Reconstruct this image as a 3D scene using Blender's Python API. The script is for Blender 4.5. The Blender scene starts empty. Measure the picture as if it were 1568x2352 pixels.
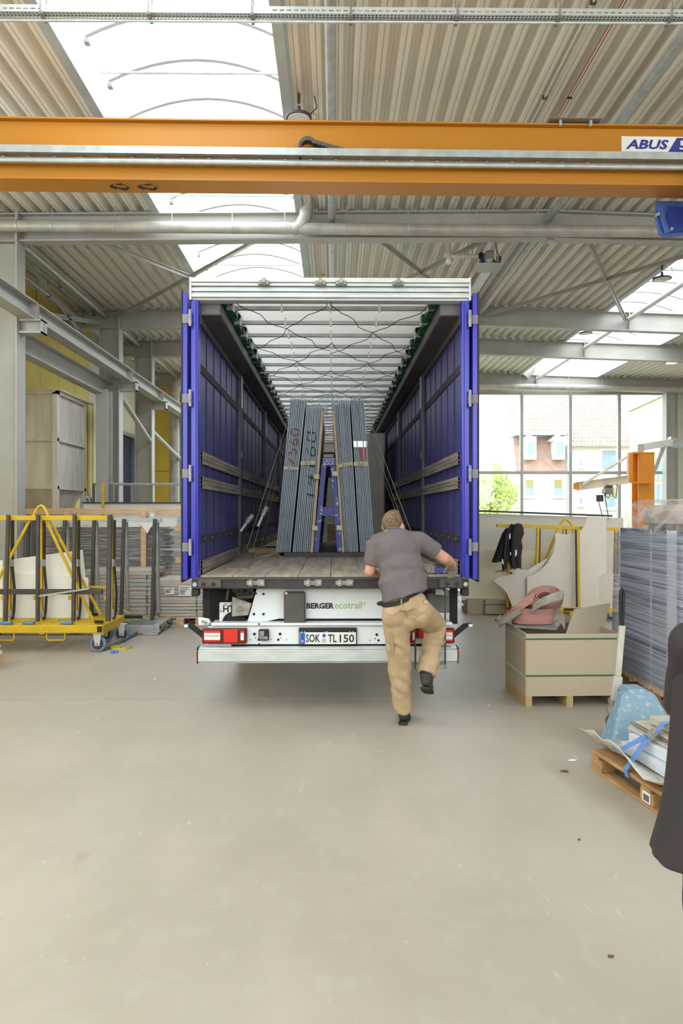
import bpy, bmesh, math, random
from mathutils import Vector, Matrix, noise
from mathutils.bvhtree import BVHTree

S = bpy.context.scene
C = S.collection
V = Vector
R = math.radians
random.seed(7)

# ---------------------------------------------------------------- camera
F = 1650.0                     # focal length in pixels of the 1568 x 2352 frame
CH = 1.83                      # eye height
YAW = R(0.62)
cam_d = bpy.data.cameras.new('camera')
cam = bpy.data.objects.new('camera', cam_d); C.objects.link(cam)
cam.location = (0, 0, CH)
cam.rotation_euler = (R(90), 0, -YAW)
cam_d.sensor_fit = 'VERTICAL'; cam_d.sensor_height = 36; cam_d.sensor_width = 24
cam_d.lens = 36 * F / 2352
cam_d.clip_start = .05; cam_d.clip_end = 400
S.camera = cam

# ---------------------------------------------------------------- daylight
W = bpy.data.worlds.new('sky'); S.world = W; W.use_nodes = True
nt = W.node_tree; nt.nodes.clear()
wo = nt.nodes.new('ShaderNodeOutputWorld'); bg = nt.nodes.new('ShaderNodeBackground')
tc = nt.nodes.new('ShaderNodeTexCoord'); sx = nt.nodes.new('ShaderNodeSeparateXYZ')
rp = nt.nodes.new('ShaderNodeValToRGB')
nt.links.new(tc.outputs['Generated'], sx.inputs[0]); nt.links.new(sx.outputs[2], rp.inputs[0])
nt.links.new(rp.outputs[0], bg.inputs[0]); nt.links.new(bg.outputs[0], wo.inputs[0])
rp.color_ramp.elements[0].position = 0; rp.color_ramp.elements[0].color = (.90, .96, 1, 1)
rp.color_ramp.elements[1].position = .8; rp.color_ramp.elements[1].color = (.86, .945, 1, 1)
bg.inputs[1].default_value = 5.6
S.cycles.use_denoising = True
S.cycles.max_bounces = 7; S.cycles.diffuse_bounces = 5; S.cycles.glossy_bounces = 3
S.cycles.transmission_bounces = 4; S.cycles.transparent_max_bounces = 12
S.cycles.sample_clamp_indirect = 6; S.cycles.caustics_reflective = False; S.cycles.caustics_refractive = False
S.cycles.use_adaptive_sampling = True; S.cycles.adaptive_threshold = .03
S.view_settings.view_transform = 'Standard'; S.view_settings.look = 'None'
S.view_settings.gamma = 1; S.view_settings.use_curve_mapping = False
S.view_settings.exposure = 0.0

def portal(x0, x1, y0, y1, z0, z1, d):
    """sky portal filling an opening; d = direction it lets the daylight in"""
    l = bpy.data.lights.new('sky_portal', 'AREA'); l.shape = 'RECTANGLE'
    o = bpy.data.objects.new('sky_portal', l); C.objects.link(o)
    o.location = ((x0+x1)/2, (y0+y1)/2, (z0+z1)/2)
    o.rotation_euler = V(d).to_track_quat('-Z', 'Y').to_euler()
    if abs(d[2]) > .5: l.size, l.size_y = x1-x0, y1-y0
    elif abs(d[0]) > .5: l.size, l.size_y = y1-y0, z1-z0
    else: l.size, l.size_y = x1-x0, z1-z0
    l.cycles.is_portal = True
YN0 = -7.0                     # unseen rear wall; its window band is added for light
XL, XR = -6.2, 13.0
SKY1 = (-2.66, -.586, -6.5, 24.2)  # far run hidden by the lorry is added to light the back
SKY2 = (6.2, 8.72, -6.5, 24.2)
portal(SKY1[0], SKY1[1], SKY1[2], SKY1[3], 7.25, 7.25, (0, 0, -1))
portal(SKY2[0], SKY2[1], SKY2[2], SKY2[3], 7.25, 7.25, (0, 0, -1))
portal(-4.4, 11.4, 24.75, 24.75, .6, 5.95, (0, -1, 0))  # reaches over the added bays behind the lorry
portal(-5.9, 12.6, YN0-.25, YN0-.25, 2.4, 6.3, (0, 1, 0))  # daylight through the added rear window band
portal(XL-.2, XL-.2, -6.5, 9.0, 3.0, 6.1, (1, 0, 0))  # daylight through the added left glazing

# ---------------------------------------------------------------- helpers
def ray(px, py):
    u, v = (px-784)/F, (1176-py)/F
    return V((math.sin(YAW)+u*math.cos(YAW), math.cos(YAW)-u*math.sin(YAW), v))
def P(px, py, Y):
    d = ray(px, py); t = Y/d.y
    return V((d.x*t, Y, CH+d.z*t))
def PX(px, py, X):
    d = ray(px, py); t = X/d.x
    return V((X, d.y*t, CH+d.z*t))
def G(px, py, z=0):
    d = ray(px, py); t = (z-CH)/d.z
    return V((d.x*t, d.y*t, z))

def lin(c):
    c = c/255
    return c/12.92 if c <= .04045 else ((c+.055)/1.055)**2.4
def rgb(r, g, b): return (lin(r), lin(g), lin(b), 1)

def mat(name, c, rough=.6, metal=0, var=.1, scale=3, bump=0, bscale=60, stretch=(1, 1, 1), c2=None, lo=.35, hi=.65, spec=.4, detail=4, streak=None):
    m = bpy.data.materials.new(name); m.use_nodes = True
    n = m.node_tree.nodes; L = m.node_tree.links; b = n['Principled BSDF']
    b.inputs['Roughness'].default_value = rough; b.inputs['Metallic'].default_value = metal
    b.inputs['Specular IOR Level'].default_value = spec
    col = rgb(*c)
    t = n.new('ShaderNodeTexCoord'); mp = n.new('ShaderNodeMapping'); mp.inputs['Scale'].default_value = stretch
    L.new(t.outputs['Object'], mp.inputs[0])
    nz = n.new('ShaderNodeTexNoise'); nz.inputs['Scale'].default_value = scale; nz.inputs['Detail'].default_value = detail
    L.new(mp.outputs[0], nz.inputs[0])
    cr = n.new('ShaderNodeValToRGB'); L.new(nz.outputs[0], cr.inputs[0])
    e = cr.color_ramp.elements
    e[0].position = lo; e[1].position = hi
    if c2: e[0].color = rgb(*c2); e[1].color = col
    else:
        e[0].color = tuple(x*(1-var) for x in col[:3])+(1,); e[1].color = tuple(min(1, x*(1+var)) for x in col[:3])+(1,)
    L.new(cr.outputs[0], b.inputs['Base Color'])
    if bump:
        n2 = n.new('ShaderNodeTexNoise'); n2.inputs['Scale'].default_value = bscale; n2.inputs['Detail'].default_value = 3
        L.new(mp.outputs[0], n2.inputs[0])
        bp = n.new('ShaderNodeBump'); bp.inputs['Strength'].default_value = bump; bp.inputs['Distance'].default_value = .01
        L.new(n2.outputs[0], bp.inputs['Height']); L.new(bp.outputs[0], b.inputs['Normal'])
    return m

def thin(name, tint, clear, rough=.05, kind='gloss'):
    """thin sheet: part lets light straight through, the rest shines or scatters"""
    m = bpy.data.materials.new(name); m.use_nodes = True
    n = m.node_tree.nodes; L = m.node_tree.links; n.clear()
    o = n.new('ShaderNodeOutputMaterial'); mx = n.new('ShaderNodeMixShader'); mx.inputs[0].default_value = 1-clear
    tr = n.new('ShaderNodeBsdfTransparent'); tr.inputs[0].default_value = rgb(*tint)
    if kind == 'gloss':
        g = n.new('ShaderNodeBsdfGlossy'); g.inputs['Roughness'].default_value = rough
    else:
        g = n.new('ShaderNodeBsdfTranslucent'); g.inputs[0].default_value = (.95, .95, .95, 1)
    L.new(tr.outputs[0], mx.inputs[1]); L.new(g.outputs[0], mx.inputs[2]); L.new(mx.outputs[0], o.inputs[0])
    return m

def film(name, stretch, lo, hi, tint=(235, 238, 245), sc=3.0):
    """stretch film: streaks of shiny white over clear"""
    m = bpy.data.materials.new(name); m.use_nodes = True
    n = m.node_tree.nodes; L = m.node_tree.links; n.clear()
    o = n.new('ShaderNodeOutputMaterial'); mx = n.new('ShaderNodeMixShader')
    t = n.new('ShaderNodeTexCoord'); mp = n.new('ShaderNodeMapping'); mp.inputs['Scale'].default_value = stretch
    nz = n.new('ShaderNodeTexNoise'); nz.inputs['Scale'].default_value = sc; nz.inputs['Detail'].default_value = 6; nz.inputs['Distortion'].default_value = .5
    cr = n.new('ShaderNodeValToRGB'); cr.color_ramp.elements[0].position = lo; cr.color_ramp.elements[1].position = hi
    cr.color_ramp.elements[0].color = (.06, .06, .06, 1); cr.color_ramp.elements[1].color = (.78, .78, .78, 1)
    tr = n.new('ShaderNodeBsdfTransparent'); p = n.new('ShaderNodeBsdfPrincipled')
    p.inputs['Base Color'].default_value = rgb(*tint); p.inputs['Roughness'].default_value = .32
    bp = n.new('ShaderNodeBump'); bp.inputs['Strength'].default_value = .6; bp.inputs['Distance'].default_value = .02
    L.new(t.outputs['Object'], mp.inputs[0]); L.new(mp.outputs[0], nz.inputs[0]); L.new(nz.outputs[0], cr.inputs[0])
    L.new(nz.outputs[0], bp.inputs['Height']); L.new(bp.outputs[0], p.inputs['Normal'])
    L.new(cr.outputs[0], mx.inputs[0]); L.new(tr.outputs[0], mx.inputs[1]); L.new(p.outputs[0], mx.inputs[2]); L.new(mx.outputs[0], o.inputs[0])
    return m

ORG = {}
class MB:
    def __init__(s): s.v = []; s.f = []
    def add(s, vs, fs):
        k = len(s.v); s.v += [V(p) for p in vs]; s.f += [tuple(i+k for i in f) for f in fs]; return s
    def box(s, x0, x1, y0, y1, z0, z1):
        return s.add([(x0, y0, z0), (x1, y0, z0), (x1, y1, z0), (x0, y1, z0), (x0, y0, z1), (x1, y0, z1), (x1, y1, z1), (x0, y1, z1)],
                     [(0, 3, 2, 1), (4, 5, 6, 7), (0, 1, 5, 4), (1, 2, 6, 5), (2, 3, 7, 6), (3, 0, 4, 7)])
    def obox(s, c, size, rot):
        k = len(s.v); a, b, d = size[0]/2, size[1]/2, size[2]/2
        s.box(-a, a, -b, b, -d, d)
        M = rot if isinstance(rot, Matrix) else Matrix.Rotation(rot[2], 3, 'Z') @ Matrix.Rotation(rot[1], 3, 'Y') @ Matrix.Rotation(rot[0], 3, 'X')
        for i in range(k, len(s.v)): s.v[i] = M @ s.v[i] + V(c)
        return s
    def frame(s, p0, p1, up):
        d = (V(p1)-V(p0)).normalized(); up = V(up)
        if abs(d.dot(up)) > .98: up = V((0, 1, 0)) if abs(d.y) < .9 else V((1, 0, 0))
        a = d.cross(up).normalized(); return a, a.cross(d).normalized()
    def prof(s, p0, p1, pts, up=(0, 0, 1)):
        """extrude a 2-d profile (side, up) from p0 to p1"""
        a, b = s.frame(p0, p1, up); n = len(pts); k = len(s.v)
        for p in (V(p0), V(p1)): s.v += [p + a*q[0] + b*q[1] for q in pts]
        s.f += [tuple(k+i for i in range(n)), tuple(k+n+i for i in reversed(range(n)))]
        s.f += [(k+i, k+n+i, k+n+(i+1) % n, k+(i+1) % n) for i in range(n)]
        return s
    def bar(s, p0, p1, w, h, up=(0, 0, 1)):
        return s.prof(p0, p1, [(-w/2, -h/2), (w/2, -h/2), (w/2, h/2), (-w/2, h/2)], up)
    def ibeam(s, p0, p1, d, w, tw=.012, tf=.02, up=(0, 0, 1)):
        a, b, t = w/2, d/2, tw/2
        return s.prof(p0, p1, [(-a, -b), (a, -b), (a, -b+tf), (t, -b+tf), (t, b-tf), (a, b-tf), (a, b), (-a, b), (-a, b-tf), (-t, b-tf), (-t, -b+tf), (-a, -b+tf)], up)
    def tube(s, p0, p1, r, r1=None, n=10, cap=True):
        r1 = r if r1 is None else r1
        a, b = s.frame(p0, p1, (0, 0, 1)); k = len(s.v)
        for p, q in ((V(p0), r), (V(p1), r1)):
            s.v += [p + (a*math.cos(2*math.pi*i/n) + b*math.sin(2*math.pi*i/n))*q for i in range(n)]
        s.f += [(k+i, k+(i+1) % n, k+n+(i+1) % n, k+n+i) for i in range(n)]
        if cap: s.f += [tuple(k+i for i in reversed(range(n))), tuple(k+n+i for i in range(n))]
        return s
    def path(s, pts, r, n=6):
        pts = [V(p) for p in pts]; k = len(s.v); m = len(pts); a = None
        rs = r if isinstance(r, (list, tuple)) else [r]*m
        for i, p in enumerate(pts):
            d = (pts[min(i+1, m-1)]-pts[max(i-1, 0)]).normalized()
            if a is None:
                up = V((0, 0, 1)) if abs(d.z) < .9 else V((1, 0, 0)); a = d.cross(up).normalized()
            else: a = (a - d*a.dot(d)).normalized()
            b = a.cross(d)
            s.v += [p + (a*math.cos(2*math.pi*j/n) + b*math.sin(2*math.pi*j/n))*rs[i] for j in range(n)]
        for i in range(m-1):
            s.f += [(k+i*n+j, k+i*n+(j+1) % n, k+(i+1)*n+(j+1) % n, k+(i+1)*n+j) for j in range(n)]
        s.f += [tuple(k+j for j in reversed(range(n))), tuple(k+(m-1)*n+j for j in range(n))]
        return s
    def ribbon(s, pts, w, t):
        """flat strap: w = width vector, t = thickness"""
        pts = [V(p) for p in pts]; w = V(w); k = len(s.v); m = len(pts)
        for i, p in enumerate(pts):
            d = (pts[min(i+1, m-1)]-pts[max(i-1, 0)]).normalized(); q = d.cross(w).normalized()*t/2
            s.v += [p-w/2-q, p+w/2-q, p+w/2+q, p-w/2+q]
        for i in range(m-1):
            a = k+4*i
            s.f += [(a+j, a+(j+1) % 4, a+4+(j+1) % 4, a+4+j) for j in range(4)]
        s.f += [(k+3, k+2, k+1, k), tuple(k+4*(m-1)+j for j in range(4))]
        return s
    def prism(s, pts, vec):
        n = len(pts); k = len(s.v); vec = V(vec)
        s.v += [V(p) for p in pts] + [V(p)+vec for p in pts]
        s.f += [tuple(k+i for i in reversed(range(n))), tuple(k+n+i for i in range(n))]
        s.f += [(k+i, k+(i+1) % n, k+n+(i+1) % n, k+n+i) for i in range(n)]
        return s
    def lathe(s, c, prof, n=20, axis=(0, 0, 1)):
        c = V(c); z = V(axis).normalized(); a = z.orthogonal().normalized(); b = z.cross(a); k = len(s.v); m = len(prof)
        for r, h in prof: s.v += [c + z*h + (a*math.cos(2*math.pi*i/n) + b*math.sin(2*math.pi*i/n))*max(r, 1e-4) for i in range(n)]
        for j in range(m-1): s.f += [(k+j*n+i, k+j*n+(i+1) % n, k+(j+1)*n+(i+1) % n, k+(j+1)*n+i) for i in range(n)]
        s.f += [tuple(k+i for i in reversed(range(n))), tuple(k+(m-1)*n+i for i in range(n))]
        return s
    def ball(s, c, r, n=10, M=None):
        k = len(s.v); r = (r, r, r) if isinstance(r, (int, float)) else r; h = n//2+1
        pr = [(math.sin(math.pi*i/h), -math.cos(math.pi*i/h)) for i in range(1, h)]
        s.lathe((0, 0, 0), [(.02, -1)]+pr+[(.02, 1)], n)
        for i in range(k, len(s.v)):
            p = V((s.v[i].x*r[0], s.v[i].y*r[1], s.v[i].z*r[2]))
            s.v[i] = V(c) + (M @ p if M else p)
        return s
    def build(s, name, m, parent=None, smooth=False, bevel=0, kind=None, label=None, cat=None, group=None, org=None):
        if parent is not None: o0 = ORG[parent.name]
        elif org is not None: o0 = V(org)
        else:
            xs = [p.x for p in s.v]; ys = [p.y for p in s.v]; zs = [p.z for p in s.v]
            o0 = V(((min(xs)+max(xs))/2, (min(ys)+max(ys))/2, min(zs)))
        me = bpy.data.meshes.new(name); me.from_pydata([p-o0 for p in s.v], [], s.f)
        bm = bmesh.new(); bm.from_mesh(me); bmesh.ops.recalc_face_normals(bm, faces=bm.faces)
        if smooth:
            for f in bm.faces: f.smooth = True
            for e in bm.edges:
                if len(e.link_faces) == 2 and e.calc_face_angle(0) > R(40): e.smooth = False
        bm.to_mesh(me); bm.free(); me.materials.append(m)
        o = bpy.data.objects.new(name, me); C.objects.link(o); ORG[o.name] = o0
        if parent is not None: o.parent = parent
        else: o.location = o0
        if bevel:
            b = o.modifiers.new('edge', 'BEVEL'); b.width = bevel; b.segments = 1; b.limit_method = 'ANGLE'
        tag(o, label, cat, group, kind)
        return o
def tag(o, label=None, cat=None, group=None, kind=None):
    if label: o['label'] = label
    if cat: o['category'] = cat
    if group: o['group'] = group
    if kind: o['kind'] = kind
    return o
def thing(name, label, cat, loc, group=None, kind=None):
    o = bpy.data.objects.new(name, None); C.objects.link(o); o.location = loc; o.empty_display_size = .1
    ORG[o.name] = V(loc); return tag(o, label, cat, group, kind)
def clone(o, d, parent=None, label=None, group=None):
    """copy a thing with its parts and sub-parts, moved by d"""
    c = o.copy(); C.objects.link(c); ORG[c.name] = ORG[o.name] + (V(d) if parent is None else V((0, 0, 0)))
    if parent is None: c.location = o.location + V(d)
    else: c.parent = parent; c.location = o.location
    if label: c['label'] = label
    if group: c['group'] = group
    for ch in list(o.children): clone(ch, (0, 0, 0), c)
    return c

def text2d(s, bold=0, shear=0, res=2):
    cu = bpy.data.curves.new('t', 'FONT'); cu.body = s; cu.offset = bold; cu.shear = shear; cu.resolution_u = res
    ob = bpy.data.objects.new('t', cu); C.objects.link(ob); bpy.context.view_layer.update()
    dg = bpy.context.evaluated_depsgraph_get(); me = ob.evaluated_get(dg).to_mesh()
    vs = [v.co.copy() for v in me.vertices]; fs = [tuple(p.vertices) for p in me.polygons]
    ob.evaluated_get(dg).to_mesh_clear(); bpy.data.objects.remove(ob); bpy.data.curves.remove(cu)
    x0 = min(v.x for v in vs); x1 = max(v.x for v in vs); y0 = min(v.y for v in vs); y1 = max(v.y for v in vs)
    return [((v.x-x0)/(x1-x0), (v.y-y0)/(y1-y0)) for v in vs], fs
def lettering(s, o, ex, ey, m, parent, name='lettering', bold=0, shear=0):
    """flat lettering filling the parallelogram o + u*ex + v*ey"""
    vs, fs = text2d(s, bold, shear); o, ex, ey = V(o), V(ex), V(ey)
    mb = MB(); mb.add([o + ex*u + ey*v for u, v in vs], fs)
    return mb.build(name, m, parent)

def organic(name, parts, m, parent=None, voxel=.01, smooth=6, wr=None, label=None, cat=None, cuts=()):
    """one continuous surface grown from round cones ('c',p0,r0,p1,r1), flat cones ('f',...) and balls ('b',c,(rx,ry,rz)[,M])"""
    mb = MB()
    for q in parts:
        if q[0] == 'b': mb.ball(q[1], q[2], 16, q[3] if len(q) > 3 else None)
        else:
            mb.tube(q[1], q[3], q[2], q[4], 18)
            if q[0] == 'c': mb.ball(q[1], q[2], 16); mb.ball(q[3], q[4], 16)
    o0 = ORG[parent.name] if parent is not None else V((0, 0, 0))
    me = bpy.data.meshes.new('tmp'); me.from_pydata(mb.v, [], mb.f)
    bm = bmesh.new(); bm.from_mesh(me); bmesh.ops.recalc_face_normals(bm, faces=bm.faces); bm.to_mesh(me); bm.free()
    ob = bpy.data.objects.new('tmp', me); C.objects.link(ob)
    md = ob.modifiers.new('r', 'REMESH'); md.mode = 'VOXEL'; md.voxel_size = voxel
    if smooth: sm = ob.modifiers.new('s', 'SMOOTH'); sm.factor = .5; sm.iterations = smooth
    bpy.context.view_layer.update()
    dg = bpy.context.evaluated_depsgraph_get()
    out = bpy.data.meshes.new_from_object(ob.evaluated_get(dg)); bpy.data.objects.remove(ob)
    if wr:
        for v in out.vertices: v.co += v.normal*wr(v.co)
    for v in out.vertices: v.co -= o0
    for p in out.polygons: p.use_smooth = True
    out.materials.clear(); out.materials.append(m)
    o = bpy.data.objects.new(name, out); C.objects.link(o); ORG[o.name] = o0
    if parent is not None: o.parent = parent
    return tag(o, label, cat)

# ---------------------------------------------------------------- materials
M = {}
M['floor'] = mat('concrete_floor', (172, 162, 147), .5, var=.06, scale=.7, bump=.05, bscale=25, spec=.35, detail=8)
M['deck'] = mat('roof_sheet_paint', (228, 222, 208), .45, var=.025, scale=1.5, stretch=(3, .3, 1))
M['steel'] = mat('grey_painted_steel', (176, 174, 167), .5, var=.06, scale=2)
M['steel_dark'] = mat('dull_steel', (130, 128, 122), .5, var=.08)
M['galv'] = mat('galvanised_steel', (178, 184, 182), .38, .35, var=.12, scale=8)
M['white'] = mat('white_paint', (232, 232, 228), .45, var=.03)
M['curb'] = mat('curb_white', (240, 242, 242), .4, var=.02)
M['trimgrey'] = mat('trim_blue_grey', (175, 184, 184), .4, var=.05)
M['yellow_wall'] = mat('yellow_panel', (240, 218, 112), .5, var=.04, scale=1)
M['cream_wall'] = mat('cream_panel', (232, 230, 205), .5, var=.04, scale=1)
M['wall'] = mat('plain_wall', (215, 210, 196), .6, var=.04)
M['foil'] = mat('foil_lagging', (178, 173, 164), .42, .15, var=.12, scale=5, bump=.6, bscale=9)
M['orange'] = mat('crane_orange', (184, 122, 34), .42, var=.04, scale=.6)
M['blue'] = mat('crane_blue', (72, 96, 164), .4, var=.08)
M['black'] = mat('black_plastic', (38, 36, 36), .5, var=.1)
M['rubber'] = mat('grey_rubber', (88, 82, 78), .7, var=.1, scale=6)
M['darksteel'] = mat('dark_steel', (70, 66, 63), .5, var=.15, scale=5)
M['alu'] = mat('mill_aluminium', (200, 204, 202), .42, .2, var=.08, scale=5, stretch=(1, 1, 4))
M['lamp_lens'] = mat('lamp_lens', (225, 226, 224), .25, var=.06, scale=30)
M['glass'] = thin('window_glass', (250, 253, 253), .93)
M['poly'] = thin('skylight_sheet', (255, 255, 255), .72, kind='scatter')
M['scrap_white'] = mat('paper_scrap', (240, 238, 232), .8)
M['scrap_brown'] = mat('leaf_scrap', (120, 84, 60), .8)

# ---------------------------------------------------------------- setting
def rz(x): return 6.5 - (.011*(3.3-x) if x < 3.3 else .032*(x-3.3))
YB = 24.5                      # plane of the far windows
XL, XR = -6.2, 13.0
fl = MB()
for x0, x1 in ((XL, 3.8), (3.808, XR)):
    for y0, y1 in ((YN0, 1.2), (1.206, 7.03), (7.04, 12.9), (12.906, 18.7), (18.706, YB)):
        fl.box(x0, x1, y0, y1, -.2, 0)
fo = fl.build('floor', M['floor'], kind='structure', label='light beige concrete floor with scuffs and fine saw joints', org=(0, 0, 0))
MB().box(XL, XR, YN0, YB, -.3, -.012).build('joint_filler', M['darksteel'], fo)
# floor material: stains, pale scuffs
n = M['floor'].node_tree.nodes; L = M['floor'].node_tree.links
base = n['Color Ramp'].outputs[0]
def layer(prev, scale, lo, hi, color, amt, stretch=(1, 1, 1), detail=5, dist=0):
    t = n.new('ShaderNodeTexCoord'); mp = n.new('ShaderNodeMapping'); mp.inputs['Scale'].default_value = stretch
    z = n.new('ShaderNodeTexNoise'); z.inputs['Scale'].default_value = scale; z.inputs['Detail'].default_value = detail; z.inputs['Distortion'].default_value = dist
    cr = n.new('ShaderNodeValToRGB'); cr.color_ramp.elements[0].position = lo; cr.color_ramp.elements[1].position = hi
    cr.color_ramp.elements[1].color = (amt, amt, amt, 1)
    mx = n.new('ShaderNodeMixRGB'); mx.inputs[2].default_value = rgb(*color)
    L.new(t.outputs['Object'], mp.inputs[0]); L.new(mp.outputs[0], z.inputs[0]); L.new(z.outputs[0], cr.inputs[0])
    L.new(cr.outputs[0], mx.inputs[0]); L.new(prev, mx.inputs[1]); return mx.outputs[0]
base = layer(base, .5, .45, .75, (160, 150, 136), .7, detail=9)
base = layer(base, 1.7, .42, .72, (156, 147, 130), .5, (1, .6, 1), 8, .6)
base = layer(base, 7, .55, .75, (182, 176, 160), .35, (1, .8, 1), 8)
base = layer(base, 3.2, .66, .78, (136, 127, 111), .45, (1, .7, 1), 6)
base = layer(base, 4, .68, .74, (204, 197, 184), .5, (1.4, .5, 1), 9, 1.5)
base = layer(base, 28, .72, .77, (200, 193, 180), .6, (1, 1, 1), 2)
L.new(base, n['Principled BSDF'].inputs['Base Color'])

# ceiling: trapezoidal roof sheets
def deck(x0, x1, y0, y1):
    p = .222; q_ = p/.28; pts = []; k0 = math.floor(x0/p)
    for k in range(k0, math.ceil(x1/p)+1):
        for dx, dz in ((0, 0), (.05, 0), (.058, .012), (.066, 0), (.115, 0), (.15, .085), (.19, .085), (.198, .077), (.206, .085), (.245, .085)):
            x = k*p+dx*q_
            if x0 < x < x1: pts.append((x, dz))
    pts = [(x0, pts[0][1])]+pts+[(x1, pts[-1][1])]
    mb = MB()
    prof = [(x, rz(x)+d) for x, d in pts]
    vs = [(x, y0, z) for x, z in prof]+[(x, y1, z) for x, z in prof]; m = len(prof)
    mb.add(vs, [(i, i+1, m+i+1, m+i) for i in range(m-1)])
    return mb
ce = MB()
ce.box(XL, SKY1[0]-.1, YN0, YB, 6.72, 6.8); ce.box(SKY1[1]+.1, SKY2[0]-.1, YN0, YB, 6.74, 6.8); ce.box(SKY2[1]+.1, XR, YN0, YB, 6.62, 6.8)
ce.box(SKY1[0]-.1, SKY1[1]+.1, SKY1[3]+.04, YB, 6.72, 6.8); ce.box(SKY2[0]-.1, SKY2[1]+.1, SKY2[3]+.04, YB, 6.62, 6.8)
ceil = ce.build('ceiling', M['deck'], kind='structure', label='ribbed pale grey metal roof deck under the flat roof', org=(0, 0, 6.5))
for a in ((XL, SKY1[0]-.1, YN0, YB), (SKY1[1]+.1, SKY2[0]-.1, YN0, YB), (SKY2[1]+.1, XR, YN0, YB), (SKY1[0]-.1, SKY1[1]+.1, SKY1[3], YB), (SKY2[0]-.1, SKY2[1]+.1, SKY2[3], YB)):
    deck(*a).build('roof_sheet', M['deck'], ceil)
# rooflights
def rooflight(sk, name, label, y_first):
    x0, x1, y0, y1 = sk; z0 = min(rz(x0), rz(x1)); zt = 6.5+.4; r = thing(name, label, 'skylight', ((x0+x1)/2, (y0+y1)/2, z0), kind='structure')
    for s, x in ((-1, x0), (1, x1)):
        MB().box(min(x, x+s*.03), max(x, x+s*.03), y0, y1, rz(x)-.01, zt).build('side_curb', M['curb'], r)
        MB().box(min(x, x+s*.11), max(x, x+s*.11), y0, y1, rz(x)-.035, rz(x)-.004).build('curb_flange', M['trimgrey'], r)
    for y, s in ((y0, -1), (y1, 1)):
        MB().box(x0, x1, min(y, y+s*.03), max(y, y+s*.03), rz(x0)-.05, zt).build('end_curb', M['curb'], r)
    rise = .26; N = 12
    arc = [(x0+(x1-x0)*i/N, zt+.02+rise*(1-(2*i/N-1)**2)) for i in range(N+1)]
    g = MB(); vs = [(x, y0, z+.03) for x, z in arc]+[(x, y1, z+.03) for x, z in arc]
    g.add(vs, [(i, i+1, N+2+i, N+1+i) for i in range(N)])
    g.build('glazing_sheet', M['poly'], r, True)
    y = y_first; i = 0
    while y < y1:
        MB().path([(a, y, b) for a, b in arc], .02, 5).build('arched_rib', M['steel_dark'], r)
        MB().box(x0+.0, x0+.05, y-.035, y+.035, zt-.06, zt-.02).build('clip', M['steel_dark'], r)
        if i % 4 == 2: MB().tube((x0, y-.27, zt-.04), (x1, y-.27, zt-.04), .014, n=6).build('tie_rod', M['galv'], r)
        y += .8; i += 1
rooflight(SKY1, 'skylight', 'long barrel skylight above the lorry with arched ribs', -5.88)
rooflight(SKY2, 'skylight', 'second barrel skylight at the far right above the window wall', -5.8)

# walls
wl = MB().box(XL-.25, XL, 9, 20.1, 0, 6.9).box(XL-.25, XL, YN0, 9, 0, 3).box(XL-.25, XL, YN0, 9, 6.1, 6.9).box(XL-.25, XL, YN0, -6.5, 3, 6.1).box(XL-.25, XL, 22.3, YB, 0, 6.9).box(XL-.25, XL, 20.1, 22.3, 4.1, 6.9).build('wall_left', M['yellow_wall'], kind='structure', label='yellow panelled hall wall behind the silo', org=(XL, 10, 0))
y = 11.2
while y < 24:
    y1 = min(y+.98, YB)
    cream = 17.5 < y < 22.8
    z0 = 4.14 if y1 > 20.1 and y < 22.3 else .02
    MB().box(XL, XL+.03, y, y1, z0, rz(XL)).build('wall_panel', M['cream_wall' if cream else 'yellow_wall'], wl, bevel=.006)
    y += 1.0
d1 = thing('door_1', 'tall dark doorway in the left wall beyond the silo', 'door', (XL, 21.2, 0), kind='structure')
M['navy'] = mat('navy_dark', (48, 48, 82), .5)
M['lilac'] = mat('pale_lilac_door', (186, 182, 188), .5)
MB().box(XL-.12, XL-.05, 21.25, 22.3, 0, 4.1).build('door_leaf', M['navy'], d1)  # darkness of the open doorway painted as a flat navy sheet
MB().box(XL-.1, XL-.04, 20.1, 21.25, 0, 4.1).build('door_leaf', M['lilac'], d1)
for y in (20.07, 22.28): MB().box(XL-.06, XL+.06, y, y+.08, 0, 4.14).build('door_frame', M['galv'], d1)
MB().box(XL-.06, XL+.06, 20.07, 22.36, 4.1, 4.2).build('door_frame', M['galv'], d1)
wb = MB().box(XL, -4.4, YB, YB+.3, 0, 6.9).box(-4.4, XR, YB, YB+.3, 0, .6).box(-4.4, XR, YB, YB+.3, 5.95, 6.9).box(11.45, XR, YB, YB+.3, .6, 5.95).build('wall_back', M['wall'], kind='structure', label='far end wall of the hall beside the tall window', org=(3, YB, 0))
for k in range(1):
    MB().box(XL+.1+k*1.05, XL+1.75+k*1.05, YB-.04, YB, .02, 3.2).build('wall_panel', M['yellow_wall'], wb, bevel=.006)
    MB().box(XL+.1+k*1.05, XL+1.75+k*1.05, YB-.04, YB, 3.22, 6.3).build('wall_panel', M['yellow_wall'], wb, bevel=.006)
MB().box(XR, XR+.25, YN0, YB, 0, 6.9).build('wall_right', M['wall'], kind='structure', label='pale wall on the right side of the hall', org=(XR, 10, 0))
MB().box(XL, XR, YN0-.3, YN0, 0, 2.4).box(XL, -5.9, YN0-.3, YN0, 2.4, 6.9).box(12.6, XR, YN0-.3, YN0, 2.4, 6.9).box(-5.9, 12.6, YN0-.3, YN0, 6.3, 6.9).build('wall_rear', M['wall'], kind='structure', label='frame wall around the added window band behind the viewer', org=(3, YN0, 0))
w2 = thing('added_window_rear', 'unseen high window band added behind the viewer for frontal light', 'window', (3.4, YN0, 2.4), kind='structure')  # added out of view to brighten faces turned to the camera
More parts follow.
